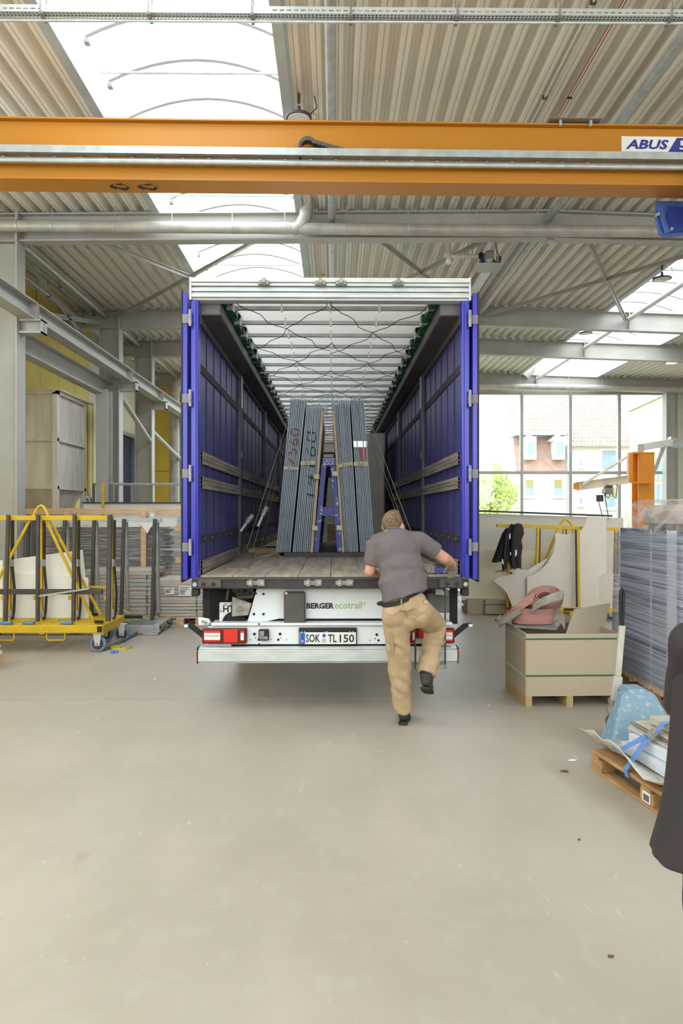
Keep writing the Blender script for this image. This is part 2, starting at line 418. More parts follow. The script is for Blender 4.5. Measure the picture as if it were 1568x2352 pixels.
for k in range(11): MB().box(-5.95+k*1.85, -5.85+k*1.85, YN0-.2, YN0-.1, 2.4, 6.3).build('mullion', M['steel'], w2)
for z in (2.45, 4.3, 6.25): MB().box(-5.9, 12.6, YN0-.2, YN0-.1, z-.05, z+.05).build('transom', M['steel'], w2)
w3 = thing('added_window_left', 'unseen long glazing added left of the viewer for side light', 'window', (XL, 1.2, 3), kind='structure')  # added out of view to bring daylight in from the left
for k in range(10): MB().box(XL-.2, XL-.1, -6.5+k*1.71, -6.4+k*1.71, 3, 6.1).build('mullion', M['steel'], w3)
for z in (3.05, 4.5, 6.05): MB().box(XL-.2, XL-.1, -6.5, 9, z-.05, z+.05).build('transom', M['steel'], w3)
w1 = thing('window_1', 'tall glazed wall with grey mullions facing houses across the yard', 'window', (6.4, YB, .6), kind='structure')
for x in (11.4, 9.78, 8.1, 6.43, 4.76, 3.09, 1.45, -.2, -1.85, -3.1, -4.35):  # leftmost bays, hidden by the lorry, are added to light the left side
    MB().box(x-.05, x+.05, YB-.02, YB+.14, .6, 5.95).build('mullion', M['steel'], w1, bevel=.008)
for z in (.65, 3.18, 5.9):
    MB().box(-4.4, 11.45, YB+.0, YB+.12, z-.05, z+.05).build('transom', M['steel'], w1, bevel=.008)
xs = (-4.35, -3.1, -1.85, -.2, 1.45, 3.09, 4.76, 6.43, 8.1, 9.78, 11.4)
for i in range(10):
    for z0, z1 in ((.7, 3.13), (3.23, 5.85)):
        MB().box(xs[i]+.05, xs[i+1]-.05, YB+.06, YB+.066, z0, z1).build('pane', M['glass'], w1)

# steel frame
Y1, Y2, Y3, Y4 = 11.1, 16.3, 19.2, 23.8
lab = {Y1: 'nearest grey roof girder just past the orange crane', Y2: 'second grey roof girder behind the lorry roof', Y3: 'third grey roof girder from the crane', Y4: 'grey roof girder right above the window wall'}
for Yb in (Y1, Y2, Y3, Y4):
    D = .43; t = thing('roof_girder', lab[Yb], 'girder', (3.3, Yb, 6.07), 'steel roof girders', 'structure')
    e = .02
    MB().ibeam((XL, Yb, rz(XL)-D/2-e), (3.3, Yb, rz(3.3)-D/2-e), D, .2, .012, .022).build('girder_half', M['steel'], t)
    MB().ibeam((3.3, Yb, rz(3.3)-D/2-e), (XR, Yb, rz(XR)-D/2-e), D, .2, .012, .022).build('girder_half', M['steel'], t)
    MB().box(3.29, 3.31, Yb-.1, Yb+.1, rz(3.3)-D-e, rz(3.3)-e).build('stiffener', M['steel'], t)
    MB().box(6.69, 6.71, Yb-.1, Yb+.1, rz(6.7)-D-e, rz(6.7)-e).build('stiffener', M['steel'], t)
clab = {Y1: 'nearest grey steel column at the left edge', Y2: 'second grey steel column beyond the silo', Y3: 'third grey steel column along the left side', Y4: 'farthest grey steel column next to the trailer door'}
for Yb in (Y1, Y2, Y3, Y4):
    t = thing('steel_column', clab[Yb], 'column', (-5.03, Yb, 0), 'left row of steel columns', 'structure')
    top = rz(-5)-.46
    MB().ibeam((-5.03, Yb, 0), (-5.03, Yb, top), .45, .3, .014, .024, (1, 0, 0)).build('shaft', M['steel'], t)
    MB().box(-5.26, -4.8, Yb-.17, Yb+.17, 0, .03).build('base_plate', M['steel'], t)
    MB().box(-4.83, -4.8, Yb-.16, Yb+.16, top-.0, rz(-5)-.02).build('end_plate', M['steel'], t)
    b = MB().box(-4.8, -4.45, Yb-.11, Yb+.11, 4.56, 4.585).box(-4.8, -4.45, Yb-.11, Yb+.11, 4.745, 4.77).box(-4.8, -4.45, Yb-.008, Yb+.008, 4.585, 4.745).box(-4.462, -4.45, Yb-.11, Yb+.11, 4.56, 4.77)
    b.build('corbel', M['steel'], t)
t = MB(); t.ibeam((9.5+1.75, YB-.6, 0), (11.25, YB-.6, rz(11)-.46), .4, .3, .014, .024, (1, 0, 0))
t.build('steel_column', M['steel'], kind='structure', label='grey steel column at the right end of the window wall', cat='column', group='right steel columns')
# second leg under the crane rail
for Yb in (Y2, ):
    t = MB(); t.ibeam((-4.95, Yb-.75, 0), (-4.95, Yb-.75, 4.45), .3, .26, .012, .02, (0, 1, 0))
    t.build('crane_post', M['steel'], label='short grey post under the lower side rail beside the second column', cat='post', kind='structure')
# crane runway
for a, b, l in ((-3.6, Y1-.02, 'crane runway rail section from the left edge to the first column'), (Y1+.02, Y2-.02, 'crane runway rail section between first and second column'), (Y2+.02, Y3-.02, 'crane runway rail section between second and third column'), (Y3+.02, 24.2, 'farthest crane runway rail section behind the third column')):
    t = thing('crane_runway', l, 'rail', (-4.66, (a+b)/2, 4.77), 'crane runway sections')
    MB().ibeam((-4.66, a, 4.905), (-4.66, b, 4.905), .27, .24, .012, .02).build('runway_beam', M['steel'], t)
    MB().bar((-4.66, a, 5.055), (-4.66, b, 5.055), .05, .03).build('rail_head', M['steel_dark'], t)
    for yy in (a+.005, b-.015): MB().box(-4.78, -4.54, yy, yy+.01, 4.78, 5.03).build('end_stiffener', M['steel'], t)
MB().ibeam((-5.05, Y1+.2, 4.55), (-5.05, Y2-.1, 4.55), .34, .22, .012, .02).build('side_rail', M['steel'], label='lower grey steel beam beside the runway between two columns', cat='beam', kind='structure')
M['pine0'] = mat('yellowed_plastic', (212, 196, 150), .5)
# ================================================================ overhead crane
M['clamp'] = mat('orange_clamp', (170, 120, 64), .5)
cr = thing('overhead_crane', 'long orange crane girder spanning the hall', 'crane', (-.3, 7.0, 5.05))
O = V((-.3, 7.0, 5.05))
def cb(x0, x1, y0, y1, z0, z1): return MB().box(x0+O.x, x1+O.x, y0+O.y, y1+O.y, z0+O.z, z1+O.z)
g = cb(-4.5, 9, .02, .26, .012, .565); g.build('box_girder', M['orange'], cr, bevel=.004)
cb(-4.5, 9, 0, .29, 0, .012).build('bottom_flange', M['orange'], cr)
cb(-4.5, 9, -.03, .3, .566, .582).build('top_flange', M['orange'], cr)
cb(-4.5, 9, -.1, .02, .205, .212).build('tray_floor', M['galv'], cr)
cb(-4.5, 9, -.105, -.1, .205, .275).build('tray_front', M['galv'], cr)
cb(-4.5, 9, -.1, -.02, .155, .16).build('rail_web', M['steel_dark'], cr)
MB().tube(O+V((-4.5, -.085, .135)), O+V((9, -.085, .135)), .022, n=8).build('rail_tube', M['galv'], cr)
for k in range(30):
    x = -4.35+k*.245; cb(x, x+.03, -.06, -.0, .166, .19).build('rail_clamp', M['clamp'] if k % 2 else M['steel_dark'], cr)
# drag chain standing up out of its tray
pts = []
cx0 = P(690, 350, 6.95).x
for i in range(9):
    a = R(180-18*i); pts.append(V((cx0+.07+.075*math.cos(a), 0, .3+.075*math.sin(a))))
pts = [V((cx0-.005, 0, .215))]+pts
for i in range(14): f = (i+1)/14; pts.append(V((cx0+.12+.45*f, 0, .355-.12*f**.8)))
for i in range(40): pts.append(V((cx0+.6+.08*i, 0, .228)))
mb = MB(); mb.ribbon([V((p.x, O.y-.055, O.z+p.z)) for p in pts], (0, .07, 0), .032)
for i in range(0, len(pts)): mb.box(pts[i].x-.01, pts[i].x+.01, O.y-.095, O.y-.015, O.z+pts[i].z-.02, O.z+pts[i].z+.02)
dc = mb.build('drag_chain', M['rubber'], cr); dc['kind'] = 'stuff'
# sign
a = P(1428, 362, 7.04); sgx0 = a.x; sh = .16
sg = cb(sgx0-O.x, sgx0-O.x+1.0, .013, .02, .325, .325+sh).build('sign_plate', M['white'], cr)
M['sign_blue'] = mat('sign_blue', (45, 62, 138), .5)
zz = O.z+.325; yy = O.y+.0105
lettering('ABUS', (sgx0+.04, yy, zz+.033), (.415, 0, 0), (.06*.25, 0, .095), M['sign_blue'], sg, 'sign_lettering', bold=.035, shear=.12)
MB().prism([(sgx0+.46, yy, zz+.003), (sgx0+.93, yy, zz+.003), (sgx0+.99, yy, zz+.148), (sgx0+.55, yy, zz+.148)], (0, .002, 0)).build('sign_emblem', M['sign_blue'], sg)
lettering('5 t', (sgx0+.575, yy-.003, zz+.03), (.2, 0, 0), (0, 0, .09), M['white'], sg, 'sign_figure', bold=.02)
# direction stickers under the girder
for px in (278, 341):
    p = G(px, 434, 5.05); c = (p.x, 7.15, 5.049)
    st = MB().lathe(c, [(.115, 0), (.115, -.002)], 24).build('direction_sticker', M['orange'], cr)
    q = MB(); X, Y_ = c[0], 7.15
    def poly(pts): q.prism([(X+a, Y_+b, 5.0462) for a, b in pts], (0, 0, -.001))
    poly([(-.1, .0), (-.04, .075), (-.04, .03), (.0, .06), (.0, .02), (-.05, -.02), (-.05, -.06)])
    poly([(.005, .02), (.005, .07), (.06, .075), (.1, .02), (.08, -.02), (.06, .02)])
    poly([(-.04, -.06), (.03, -.02), (.03, -.05), (.085, -.03), (.03, -.085), (.03, -.065)])
    q.build('direction_arrows', M['black'], st)
# plate lying across the top flange
pa = P(1252, 290, 7.1); pb = P(1370, 290, 7.1)
pl = cb(pa.x-O.x, pb.x-O.x, -.09, .4, .6, .606).build('top_plate', M['steel_dark'], cr)
for f in (.22, .8):
    x = pa.x+(pb.x-pa.x)*f; cb(x-O.x-.012, x-O.x+.012, -.06, -.035, .545, .625).build('plate_clamp', M['galv'], pl)
cr.rotation_euler.z = .012
# hoist at the right edge
hx = P(1518, 500, 7.3).x
ho = thing('hoist_trolley', 'blue hoist trolley on the orange girder, cut by the picture edge', 'hoist', (hx+.4, 7.2, 4.7))
for y, dx, dz in ((6.86, .2, .12), (7.42, 0, 0)):
    pts = [(0, .42), (.0, .2), (.03, .06), (.09, .0), (.2, .02), (.45, .12), (.62, .3), (.72, .55), (.72, .8), (.08, .8), (.0, .66)] if y < 7 else [(0, .36), (0, .16), (.03, .02), (.1, -.02), (.3, .01), (.6, .02), (.75, .1), (.8, .36)]
    MB().prism([(hx+dx+a, y, 4.7+b+dz*.2) for a, b in pts], (0, .03, 0)).build('side_plate', M['blue'], ho, bevel=.008)
for a, b in ((.25, .3), (.45, .14), (.62, .35)): MB().tube((hx+a, 6.86, 4.7+b), (hx+a, 7.44, 4.7+b), .025, n=10).build('tie_rod', M['blue'], ho, True)
MB().prism([(hx+.08, 7.40, 4.72), (hx+.34, 7.40, 4.74), (hx+.3, 7.40, 4.98), (hx+.12, 7.40, 5.0)], (0, .015, 0)).build('rib_plate', M['sign_blue'], ho, bevel=.004)
MB().bar((hx+.02, 7.38, 4.98), (hx+.1, 7.38, 4.71), .05, .02, (0, 1, 0)).build('edge_rib', M['blue'], ho, bevel=.004)
MB().tube((hx+.0, 7.41, 4.9), (hx+.0, 7.36, 4.9), .015, n=8).tube((hx+.14, 7.41, 4.75), (hx+.14, 7.36, 4.75), .015, n=8).build('bolt_heads', M['galv'], ho)
MB().tube((hx+.5, 6.95, 4.88), (hx+1.2, 6.95, 4.88), .13, n=20).build('rope_drum', M['blue'], ho, True)
for y in (6.95, 7.33): MB().tube((hx+.35, y-.02, 5.09), (hx+.35, y+.02, 5.09), .07, n=16).build('wheel', M['steel_dark'], ho, True)
MB().box(hx+.72, hx+1.3, 7.05, 7.4, 4.72, 4.98).build('motor', M['blue'], ho, bevel=.02)
MB().tube((hx+.75, 7.15, 4.72), (hx+.75, 7.15, 3.9), .006, n=6).tube((hx+.83, 7.15, 4.72), (hx+.83, 7.15, 3.9), .006, n=6).build('rope', M['darksteel'], ho)
MB().box(hx+.7, hx+.88, 7.1, 7.2, 3.7, 3.9).build('hook_block', M['blue'], ho, bevel=.02)

# ================================================================ cable tray at the top edge
ct = thing('cable_tray', 'perforated galvanised cable tray hung across the top', 'cable tray', (0, 6.15, 6.05), kind='thing')
M['tray'] = mat('tray_zinc', (196, 202, 200), .4, .2, var=.06)
mb = MB(); p = .032
x = -4.2
while x < 5.2:
    for r0, r1 in ((0, .012), (.024, .038), (.05, .064), (.076, .088)): mb.add([(x, 6.1+r0, 6.06), (x+p, 6.1+r0, 6.06), (x+p, 6.1+r1, 6.06), (x, 6.1+r1, 6.06)], [(0, 1, 2, 3)])
    for r0, r1 in ((.012, .024), (.038, .05), (.064, .076)): mb.add([(x, 6.1+r0, 6.06), (x+.012, 6.1+r0, 6.06), (x+.012, 6.1+r1, 6.06), (x, 6.1+r1, 6.06)], [(0, 1, 2, 3)])
    x += p
mb.build('perforated_floor', M['tray'], ct)
for y in (6.098, 6.19):
    mb = MB(); x = -4.2
    while x < 5.2:
        for r0, r1 in ((0, .02), (.032, .06)): mb.add([(x, y, 6.06+r0), (x+.06, y, 6.06+r0), (x+.06, y, 6.06+r1), (x, y, 6.06+r1)], [(0, 1, 2, 3)])
        mb.add([(x, y, 6.08), (x+.02, y, 6.08), (x+.02, y, 6.092), (x, y, 6.092)], [(0, 1, 2, 3)]); x += .06
    mb.build('perforated_side', M['tray'], ct)
for px in (100, 345, 580, 805, 1048, 1280, 1535):
    x = P(px, 20, 6.15).x
    MB().box(x-.015, x+.015, 6.08, 6.21, 6.035, 6.055).tube((x, 6.08, 6.045), (x, 6.08, 6.47), .006, n=6).tube((x, 6.21, 6.045), (x, 6.21, 6.47), .006, n=6).build('hanger', M['steel_dark'], ct)
for y, m, r in ((6.12, M['black'], .008), (6.15, M['black'], .01), (6.17, mat('red_cable', (170, 50, 45), .5), .006)):
    MB().path([(-4.2+.5*i, y+.006*math.sin(i*2.1), 6.072) for i in range(19)], r, 6).build('cable', m, ct)
MB().tube((-4.2, 6.16, 6.02), (5.2, 6.16, 6.05), .012, n=8).build('conduit', M['galv'], ct, True)

# ================================================================ lagged pipes
def lagged(name, label, p0, p1, r, clamps, hang):
    t = thing(name, label, 'pipe', p0); p0, p1 = V(p0), V(p1); Lp = (p1-p0).length; n = int(Lp/.12)
    MB().path([p0+(p1-p0)*i/n for i in range(n+1)], [r*(1+.05*noise.noise(V((i*.7, r*30, 0)))) for i in range(n+1)], 14).build('lagging', M['foil'], t, True)
    for x in clamps:
        f = (x-p0.x)/(p1.x-p0.x); c = p0+(p1-p0)*f
        k = MB().lathe(c-V((.012, 0, 0)), [(r+.006, 0), (r+.006, .024)], 16, (1, 0, 0)).build('pipe_clamp', M['galv'], t, True)
        MB().tube(c+V((0, 0, r)), V((c.x, c.y, hang(c.x))), .006, n=6).build('hanger_rod', M['galv'], k)
    return t
yp = Y1-.24
pcl = [P(px, 530, yp).x for px in (40, 120, 263, 395, 533, 654, 796, 937, 1095, 1235, 1380, 1520)]
lp = lagged('heating_pipe', 'fat foil lagged pipe strapped along the nearest girder', (-6.1, yp, 6.14), (9, yp, 6.07), .085, pcl, lambda x: rz(x)+.0)
e0 = P(690, 520, yp); e1 = P(703, 478, yp); e2 = V((e1.x+.01, yp-.05, 6.62))
MB().path([e0-V((.12, 0, .06)), e0, e0+(e1-e0)*.55+V((.03, 0, 0)), e1, e1+V((.02, -.02, .12)), e2], [.09, .1, .1, .095, .09, .09], 14).build('pipe_elbow', M['foil'], lp, True)
yp = Y4-.24
lp2 = lagged('heating_pipe', 'distant foil lagged pipe under the girder above the window wall', (2, yp, 6.02), (12.5, yp, 5.86), .1, [P(px, 860, yp).x for px in (1127, 1195, 1305, 1382, 1452, 1520)], lambda x: rz(x))
e0 = P(1205, 866, yp)
MB().path([e0, e0+V((.2, 0, .22)), e0+V((.28, 0, .6))], [.13, .14, .14], 12).build('pipe_elbow', M['foil'], lp2, True)
for x, l, y0, y1, r, m, g in ((-.03, 'straight grey tube under the roof between skylight and ribbed sheets', -2, Y1-.05, .055, 'galv', 0), (-.03, 'grey tube continuing behind the nearest girder toward the lorry roof', Y1+.12, Y2-.1, .055, 'galv', 0),
        (3.3, 'grey ridge tube from the top right corner to the nearest girder', 2, Y1-.05, .055, 'galv', 0), (3.3, 'mottled foil ridge tube between first and second girder', Y1+.12, Y2-.1, .06, 'foil', 0),
        (6.7, 'white strut tube crossing the far right skylight', Y1+.12, Y2-.12, .055, 'white', 0), (6.7, 'short strut tube between second and third girder at the right skylight', Y2+.12, Y3-.12, .05, 'white', 0), (6.7, 'white strut tube from third girder down to the window wall girder', Y3+.12, Y4-.12, .05, 'white', 0),
        (-5.12, 'grey eaves strut tube from first to second column', Y1+.06, Y2-.06, .055, 'galv', 0), (-5.12, 'grey eaves strut tube from second to third column', Y2+.06, Y3-.06, .05, 'galv', 0), (-5.12, 'grey eaves strut tube beyond the third column', Y3+.06, Y4-.06, .05, 'galv', 0)):
    z = rz(x)-.18
    MB().tube((x, y0, z), (x, y1, z), r, n=12).build('roof_strut', M[m], None, True, label=l, cat='strut', group='roof strut tubes', kind='thing')
for p0, p1, l in (((-.9, Y1+.12), (-4.9, Y2-.12), 'flat roof brace from above the lorry down to the second column'), ((-4.05, Y1+.12), (-.9, Y2-.12), 'flat roof brace falling from the left girder end toward the lorry roof'),
        ((.5, Y1+.12), (3.2, Y2-.12), 'flat roof brace just right of centre above the lorry'), ((2.75, Y1+.12), (.0, Y2-.12), 'flat roof brace passing behind the blower'),
        ((6.6, Y1+.12), (3.4, Y2-.12), 'long flat brace from the ridge toward the right lamp'), ((3.9, Y1+.12), (6.6, Y2-.12), 'flat brace falling right toward the far right skylight')):
    a = V((p0[0], p0[1], rz(p0[0])-.2)); b = V((p1[0], p1[1], rz(p1[0])-.2-(.02 if p0[0] < p1[0] else 0)))
    MB().bar(a, b, .09, .012).bar(a+V((0, 0, -.03)), b+V((0, 0, -.03)), .012, .06).build('roof_brace', M['steel'], label=l, cat='brace', group='roof braces', kind='thing')
for a, b, l in ((V((-5.265, Y1+.1, 6.42)), V((-5.265, Y2-.12, 5.3)), 'flat wall brace beside the first column'), (V((-5.265, Y1+.1, 5.02)), V((-5.265, Y2-.12, 6.08)), 'flat wall brace reaching the second column')):
    MB().bar(a, b, .09, .012, (1, 0, 0)).bar(a+V((.015, 0, 0)), b+V((.015, 0, 0)), .012, .05, (1, 0, 0)).build('wall_brace', M['steel'], label=l, cat='brace', group='wall braces', kind='thing')
# thin service pipes along the left eaves and down the yellow wall
for dx, dz, r, l in ((-5.62, -.3, .045, 'silver pipe along the left eaves with black clamps'), (-5.85, -.5, .03, 'thin silver pipe below the eaves pipe'), (-5.4, -.14, .025, 'thin conduit above the eaves pipe')):
    t = thing('service_pipe', l, 'pipe', (dx, 15.5, 6.4+dz)); z = rz(dx)+dz
    MB().tube((dx, Y1+.2, z), (dx, 23, z), r, n=10).build('tube', M['galv'], t, True)
    for k in range(6):
        y = 12.2+k*2; MB().lathe((dx, y, z), [(r+.01, -.015), (r+.01, .015)], 10, (0, 1, 0)).tube((dx, y, z), (dx, y, rz(dx)), .005, n=5).build('pipe_hanger', M['darksteel'], t)
for px, m, r, l in ((206, 'cream_wall', .05, 'pale downpipe on the yellow wall right of the silo'), (213, 'yellow_wall', .03, 'yellow conduit next to the pale downpipe')):
    p = PX(px, 1000, XL+.08)
    MB().tube((p.x, p.y, .02), (p.x, p.y, 4.6), r, n=10).build('downpipe', M[m], None, True, label=l, cat='pipe')
for x, y0, z0, y1, z1, l in ((-4.75, Y2+.12, 4.5, Y3-.12, 3.72, 'round brace tube below the runway after the second column'), (-4.75, Y3+.12, 4.0, Y4-.12, 3.4, 'round brace tube below the runway after the third column')):
    MB().tube((x-.12, y0, z0), (x-.12, y1, z1), .06, n=12).build('wall_tube', M['steel'], None, True, label=l, cat='brace', kind='thing')
p = P(404, 885, 22.9)
MB().path([(p.x-.05, 22.9, 0), (p.x-.05, 22.9, 2.5), (p.x-.05, 22.9, 5.6), (p.x+.02, 22.9, 5.9), (p.x+.2, 22.9, 6.05), (p.x+.55, 22.9, 6.08), (p.x+.9, 22.9, 6.05)], .16, 14).build('air_duct', M['foil'], None, True, label='foil duct with a round elbow beside the far left column', cat='duct', kind='thing')
# pair of thin red wires
rw = thing('sprinkler_wire', 'pair of thin red wires with black ties under the roof', 'wire', (2.7, 8, 6.4))
for dx in (0, .03): MB().path([(2.62+dx+.006*math.sin(i), -1+i*.8, rz(2.6)-.03) for i in range(22)], .005, 5).build('wire', mat('red_wire', (150, 48, 40), .5), rw)
for y in (5.2, 8, 10.4, 12.8): MB().box(2.61, 2.665, y, y+.02, rz(2.6)-.038, rz(2.6)-.02).build('cable_tie', M['black'], rw)

# ================================================================ lamps
def lamp(label, c, lit=False, r=.16, drop=.3):
    c = V(c); drop = max(.19, rz(c.x)-.004-c.z); t = thing('high_bay_lamp', label, 'lamp', c, 'round high bay lamps')
    MB().lathe(c, [(r*.3, .05), (r*.45, .035), (r*.98, .022), (r, .008), (r*.97, -.006), (r*.86, -.006)], 28).build('housing', M['darksteel'], t, True)
    m = M['lit'] if lit else M['lamp_lens']
    MB().lathe(c, [(r*.86, -.003), (r*.8, -.012), (r*.1, -.016)], 28).build('lens', m, t, True)
    a = MB().tube(c+V((0, 0, .045)), c+V((0, 0, .13)), .03, .022, 10).tube(c+V((0, 0, .17)), c+V((0, 0, drop)), .018, n=8).build('stem', M['darksteel'], t, True)
    MB().path([c+V((.13, 0, .05)), c+V((.2, 0, .12)), c+V((.17, .02, drop-.01))], .006, 5).build('flex', M['black'], t)
lm = bpy.data.materials.new('lit_lens'); lm.use_nodes = True; q = lm.node_tree.nodes['Principled BSDF']; q.inputs['Emission Color'].default_value = (1, .98, .92, 1); q.inputs['Emission Strength'].default_value = 4; M['lit'] = lm
c = P(686, 272, 7.95); lamp('round lamp hanging just above the orange girder', (c.x, 7.95, c.z), r=.145, drop=.235)
c = P(720, 622, 14.2); lamp('round lamp hanging above the lorry roof by the skylight', (c.x, 14.2, c.z), drop=.22)
c = P(1520, 641, 13.2); lamp('round lamp on the right beside the far skylight', (c.x, 13.2, c.z), r=.17, drop=.2)
c = P(1345, 766, 17.8); lamp('small distant lamp between second and third girder', (c.x, 17.8, c.z), drop=.12)
c = P(1542, 833, 21); lamp('distant lit lamp under the third girder on the right', (c.x, 21, c.z), True, .2, .25)

# ================================================================ blower
by = 11.9
bl = thing('exhaust_blower', 'small blower with a plastic pipe on a hanging shelf under the girder', 'blower', P(1110, 617, by))
def bp(px, py, y=by): return P(px, py, y)
MB().tube(bp(1030, 540), bp(1030, 604), .045, n=14).build('pipe', M['wall'], bl, True)
MB().tube(bp(1030, 588), bp(1100, 589), .038, n=14).build('pipe', M['wall'], bl, True)
for a, b in (((1030, 560), (1030, 563)), ((1030, 598), (1030, 605)), ((1062, 588), (1064, 588))): MB().tube(bp(*a), bp(*b), .052, n=14).build('pipe_collar', M['white'], bl, True)
MB().tube(bp(1098, 588), bp(1108, 588), .045, n=14).build('rubber_sleeve', M['black'], bl, True)
c = bp(1117, 597)
MB().tube(c+V((0, -.06, 0)), c+V((0, .1, 0)), .105, n=24).build('fan_housing', M['navy'], bl, True)
MB().box(c.x-.06, c.x+.07, by-.26, by-.06, c.z-.06, c.z+.07).build('motor', M['steel_dark'], bl, bevel=.015)
MB().tube(c+V((0, -.24, -.08)), c+V((0, -.06, -.08)), .05, n=14).build('motor_foot', M['galv'], bl, True)
MB().prism([(c.x-.2, by+.05, c.z-.15), (c.x-.02, by+.05, c.z+.02), (c.x+.1, by+.05, c.z-.02), (c.x+.18, by+.05, c.z-.15)], (0, .01, 0)).build('bracket', M['steel'], bl)
MB().box(c.x-.23, c.x+.2, by-.28, by+.12, c.z-.17, c.z-.145).build('shelf', M['steel'], bl)
for x in (-.22, .19): MB().tube((c.x+x, by+.1, c.z-.15), (c.x+x, by+.1, rz(2.4)), .006, n=5).build('hanger_rod', M['steel_dark'], bl)
MB().path([c+V((.06, -.1, 0)), c+V((.14, -.1, -.09)), c+V((.2, -.1, -.07)), c+V((.21, -.1, .02))], .014, 8).build('hose', M['black'], bl)
MB().tube(bp(1148, 600), bp(1135, 552), .007, n=5).build('cord', M['rubber'], bl)

# small fittings under the roof
t = thing('roof_conduit', 'thin pale conduit with clips running along the ribbed roof', 'conduit', (2.36, 7, 6.4))
MB().tube((2.36, 1, rz(2.36)-.02), (2.36, Y1-.12, rz(2.36)-.02), .012, n=8).build('conduit_tube', M['wall'], t, True)
for y in (3.5, 5, 6.5, 8, 9.5): MB().box(2.335, 2.385, y, y+.03, rz(2.36)-.036, rz(2.36)-.002).build('conduit_clip', M['darksteel'], t)
c = P(1263, 549, Y1); MB().lathe((c.x, Y1, rz(c.x)-.45-.001), [(.055, 0), (.06, -.02), (.045, -.045), (.02, -.055)], 16).build('smoke_detector', M['trimgrey'], None, True, label='small round detector under the nearest girder', cat='detector', kind='thing')
MB().box(2.84, 3.04, 13.4, 16.1, rz(2.9)-.06, rz(2.9)-.002).build('light_trough', M['white'], None, False, .01, label='white trough lamp on the roof beside the lorry header', cat='lamp', kind='thing')
for px, py, Y, l in ((716, 228, 8.4, 'small yellowed junction box beside the round lamp over the girder'), (740, 604, 14.0, 'small yellowed junction box beside the lamp over the lorry roof')):
    x = P(px, py, Y).x; z = rz(x); t = MB().box(x-.05, x+.05, Y-.04, Y+.04, z-.05, z-.002).build('junction_box', M['pine0'], None, False, .008, label=l, cat='box', kind='thing')
# ================================================================ semi trailer
YR, TX, BZ = 6.57, -.03, 1.245          # rear plane, centre line, bed height
YE = 20.2
M['tarp_blue'] = mat('blue_tarpaulin', (70, 68, 136), .34, var=.12, scale=2, spec=.6)
M['post_blue'] = mat('blue_gloss_paint', (50, 50, 175), .25, var=.06, spec=.6)
M['seam'] = mat('tarpaulin_seam', (44, 44, 84), .6)
M['band'] = mat('webbing_band', (62, 58, 66), .8)
M['roof_white'] = mat('white_roof_tarp', (246, 242, 236), .6, var=.03)
_n = M['roof_white'].node_tree.nodes; _l = M['roof_white'].node_tree.links
_t = _n.new('ShaderNodeBsdfTranslucent'); _t.inputs[0].default_value = (.92, .9, .86, 1); _x = _n.new('ShaderNodeMixShader'); _x.inputs[0].default_value = .5
_l.new(_n['Principled BSDF'].outputs[0], _x.inputs[1]); _l.new(_t.outputs[0], _x.inputs[2]); _l.new(_x.outputs[0], _n['Material Output'].inputs[0])
M['green'] = mat('green_tarp_fold', (30, 88, 62), .5, var=.3, scale=8)
M['railgrey'] = mat('roof_rail_grey', (100, 95, 92), .45, .2, var=.1)
M['postgrey'] = mat('stanchion_grey', (84, 84, 88), .45, .3, var=.15)
M['slat'] = mat('weathered_slat', (140, 132, 122), .6, var=.3, scale=2.5, stretch=(4, .5, 9))
M['bedwood'] = mat('worn_bed_planks', (176, 162, 142), .6, var=.25, scale=3, stretch=(5, .5, 1), bump=.2, bscale=30)
M['sill'] = mat('black_grey_sill', (62, 60, 60), .42, .2, var=.2, scale=6)
M['latch'] = mat('worn_latch_steel', (150, 146, 138), .5, .3, var=.25, scale=15)
M['chassis'] = mat('white_chassis_paint', (226, 230, 232), .4, var=.03, scale=4)
M['lampred'] = mat('red_lens', (214, 40, 28), .25, spec=.6)
M['lampdark'] = mat('dark_red_rim', (96, 28, 30), .35)
M['lampclear'] = mat('clear_lens', (226, 224, 226), .2, var=.08, scale=40)
M['dirt'] = mat('black_underbody', (34, 32, 31), .8, var=.2)
M['text_dark'] = mat('dark_lettering', (52, 42, 58), .5)
M['text_green'] = mat('green_lettering', (150, 178, 84), .5)
M['plate_ink'] = mat('plate_ink', (30, 52, 40), .5)
M['eu_blue'] = mat('plate_blue_strip', (42, 92, 190), .4)
M['amber'] = mat('amber_reflector', (220, 110, 20), .3)
tr = thing('semi_trailer', 'curtain sided lorry trailer with its rear doors folded open', 'trailer', (TX, 13, 0))
def tb(x0, x1, y0, y1, z0, z1): return MB().box(TX+x0, TX+x1, y0, y1, z0, z1)
# rear portal
hd = MB()
for z0, z1, d in ((3.765, 3.785, .03), (3.785, 3.81, .0), (3.81, 3.835, .02), (3.838, 3.862, .0), (3.865, 3.885, .025), (3.888, 3.915, .0), (3.918, 3.955, -.012)):
    hd.box(TX-1.275, TX+1.275, YR-.03+d, YR+.12, z0, z1)
hd.build('roof_header', M['alu'], tr, bevel=.004)
tb(-1.28, 1.28, YR-.02, YR+.13, 3.955, 3.965).build('header_cap', M['white'], tr)
for s in (-1, 1): tb(min(s*1.262, s*1.28), max(s*1.262, s*1.28), YR-.035, YR+.13, 3.76, 3.966).build('header_end', M['alu'], tr)
for px in (607, 736, 783, 913):
    x = P(px, 655, YR).x
    k = MB().box(x-.05, x+.05, YR-.07, YR-.03, 3.885, 3.925).build('header_latch', M['steel_dark'], tr, bevel=.006)
    MB().tube((x-.035, YR-.075, 3.905), (x-.035, YR-.07, 3.905), .012, n=8).tube((x+.035, YR-.075, 3.905), (x+.035, YR-.07, 3.905), .012, n=8).build('bolt', M['latch'], k)
    MB().box(x-.015, x+.015, YR-.085, YR-.03, 3.9, 3.945).build('catch', M['latch'], k)
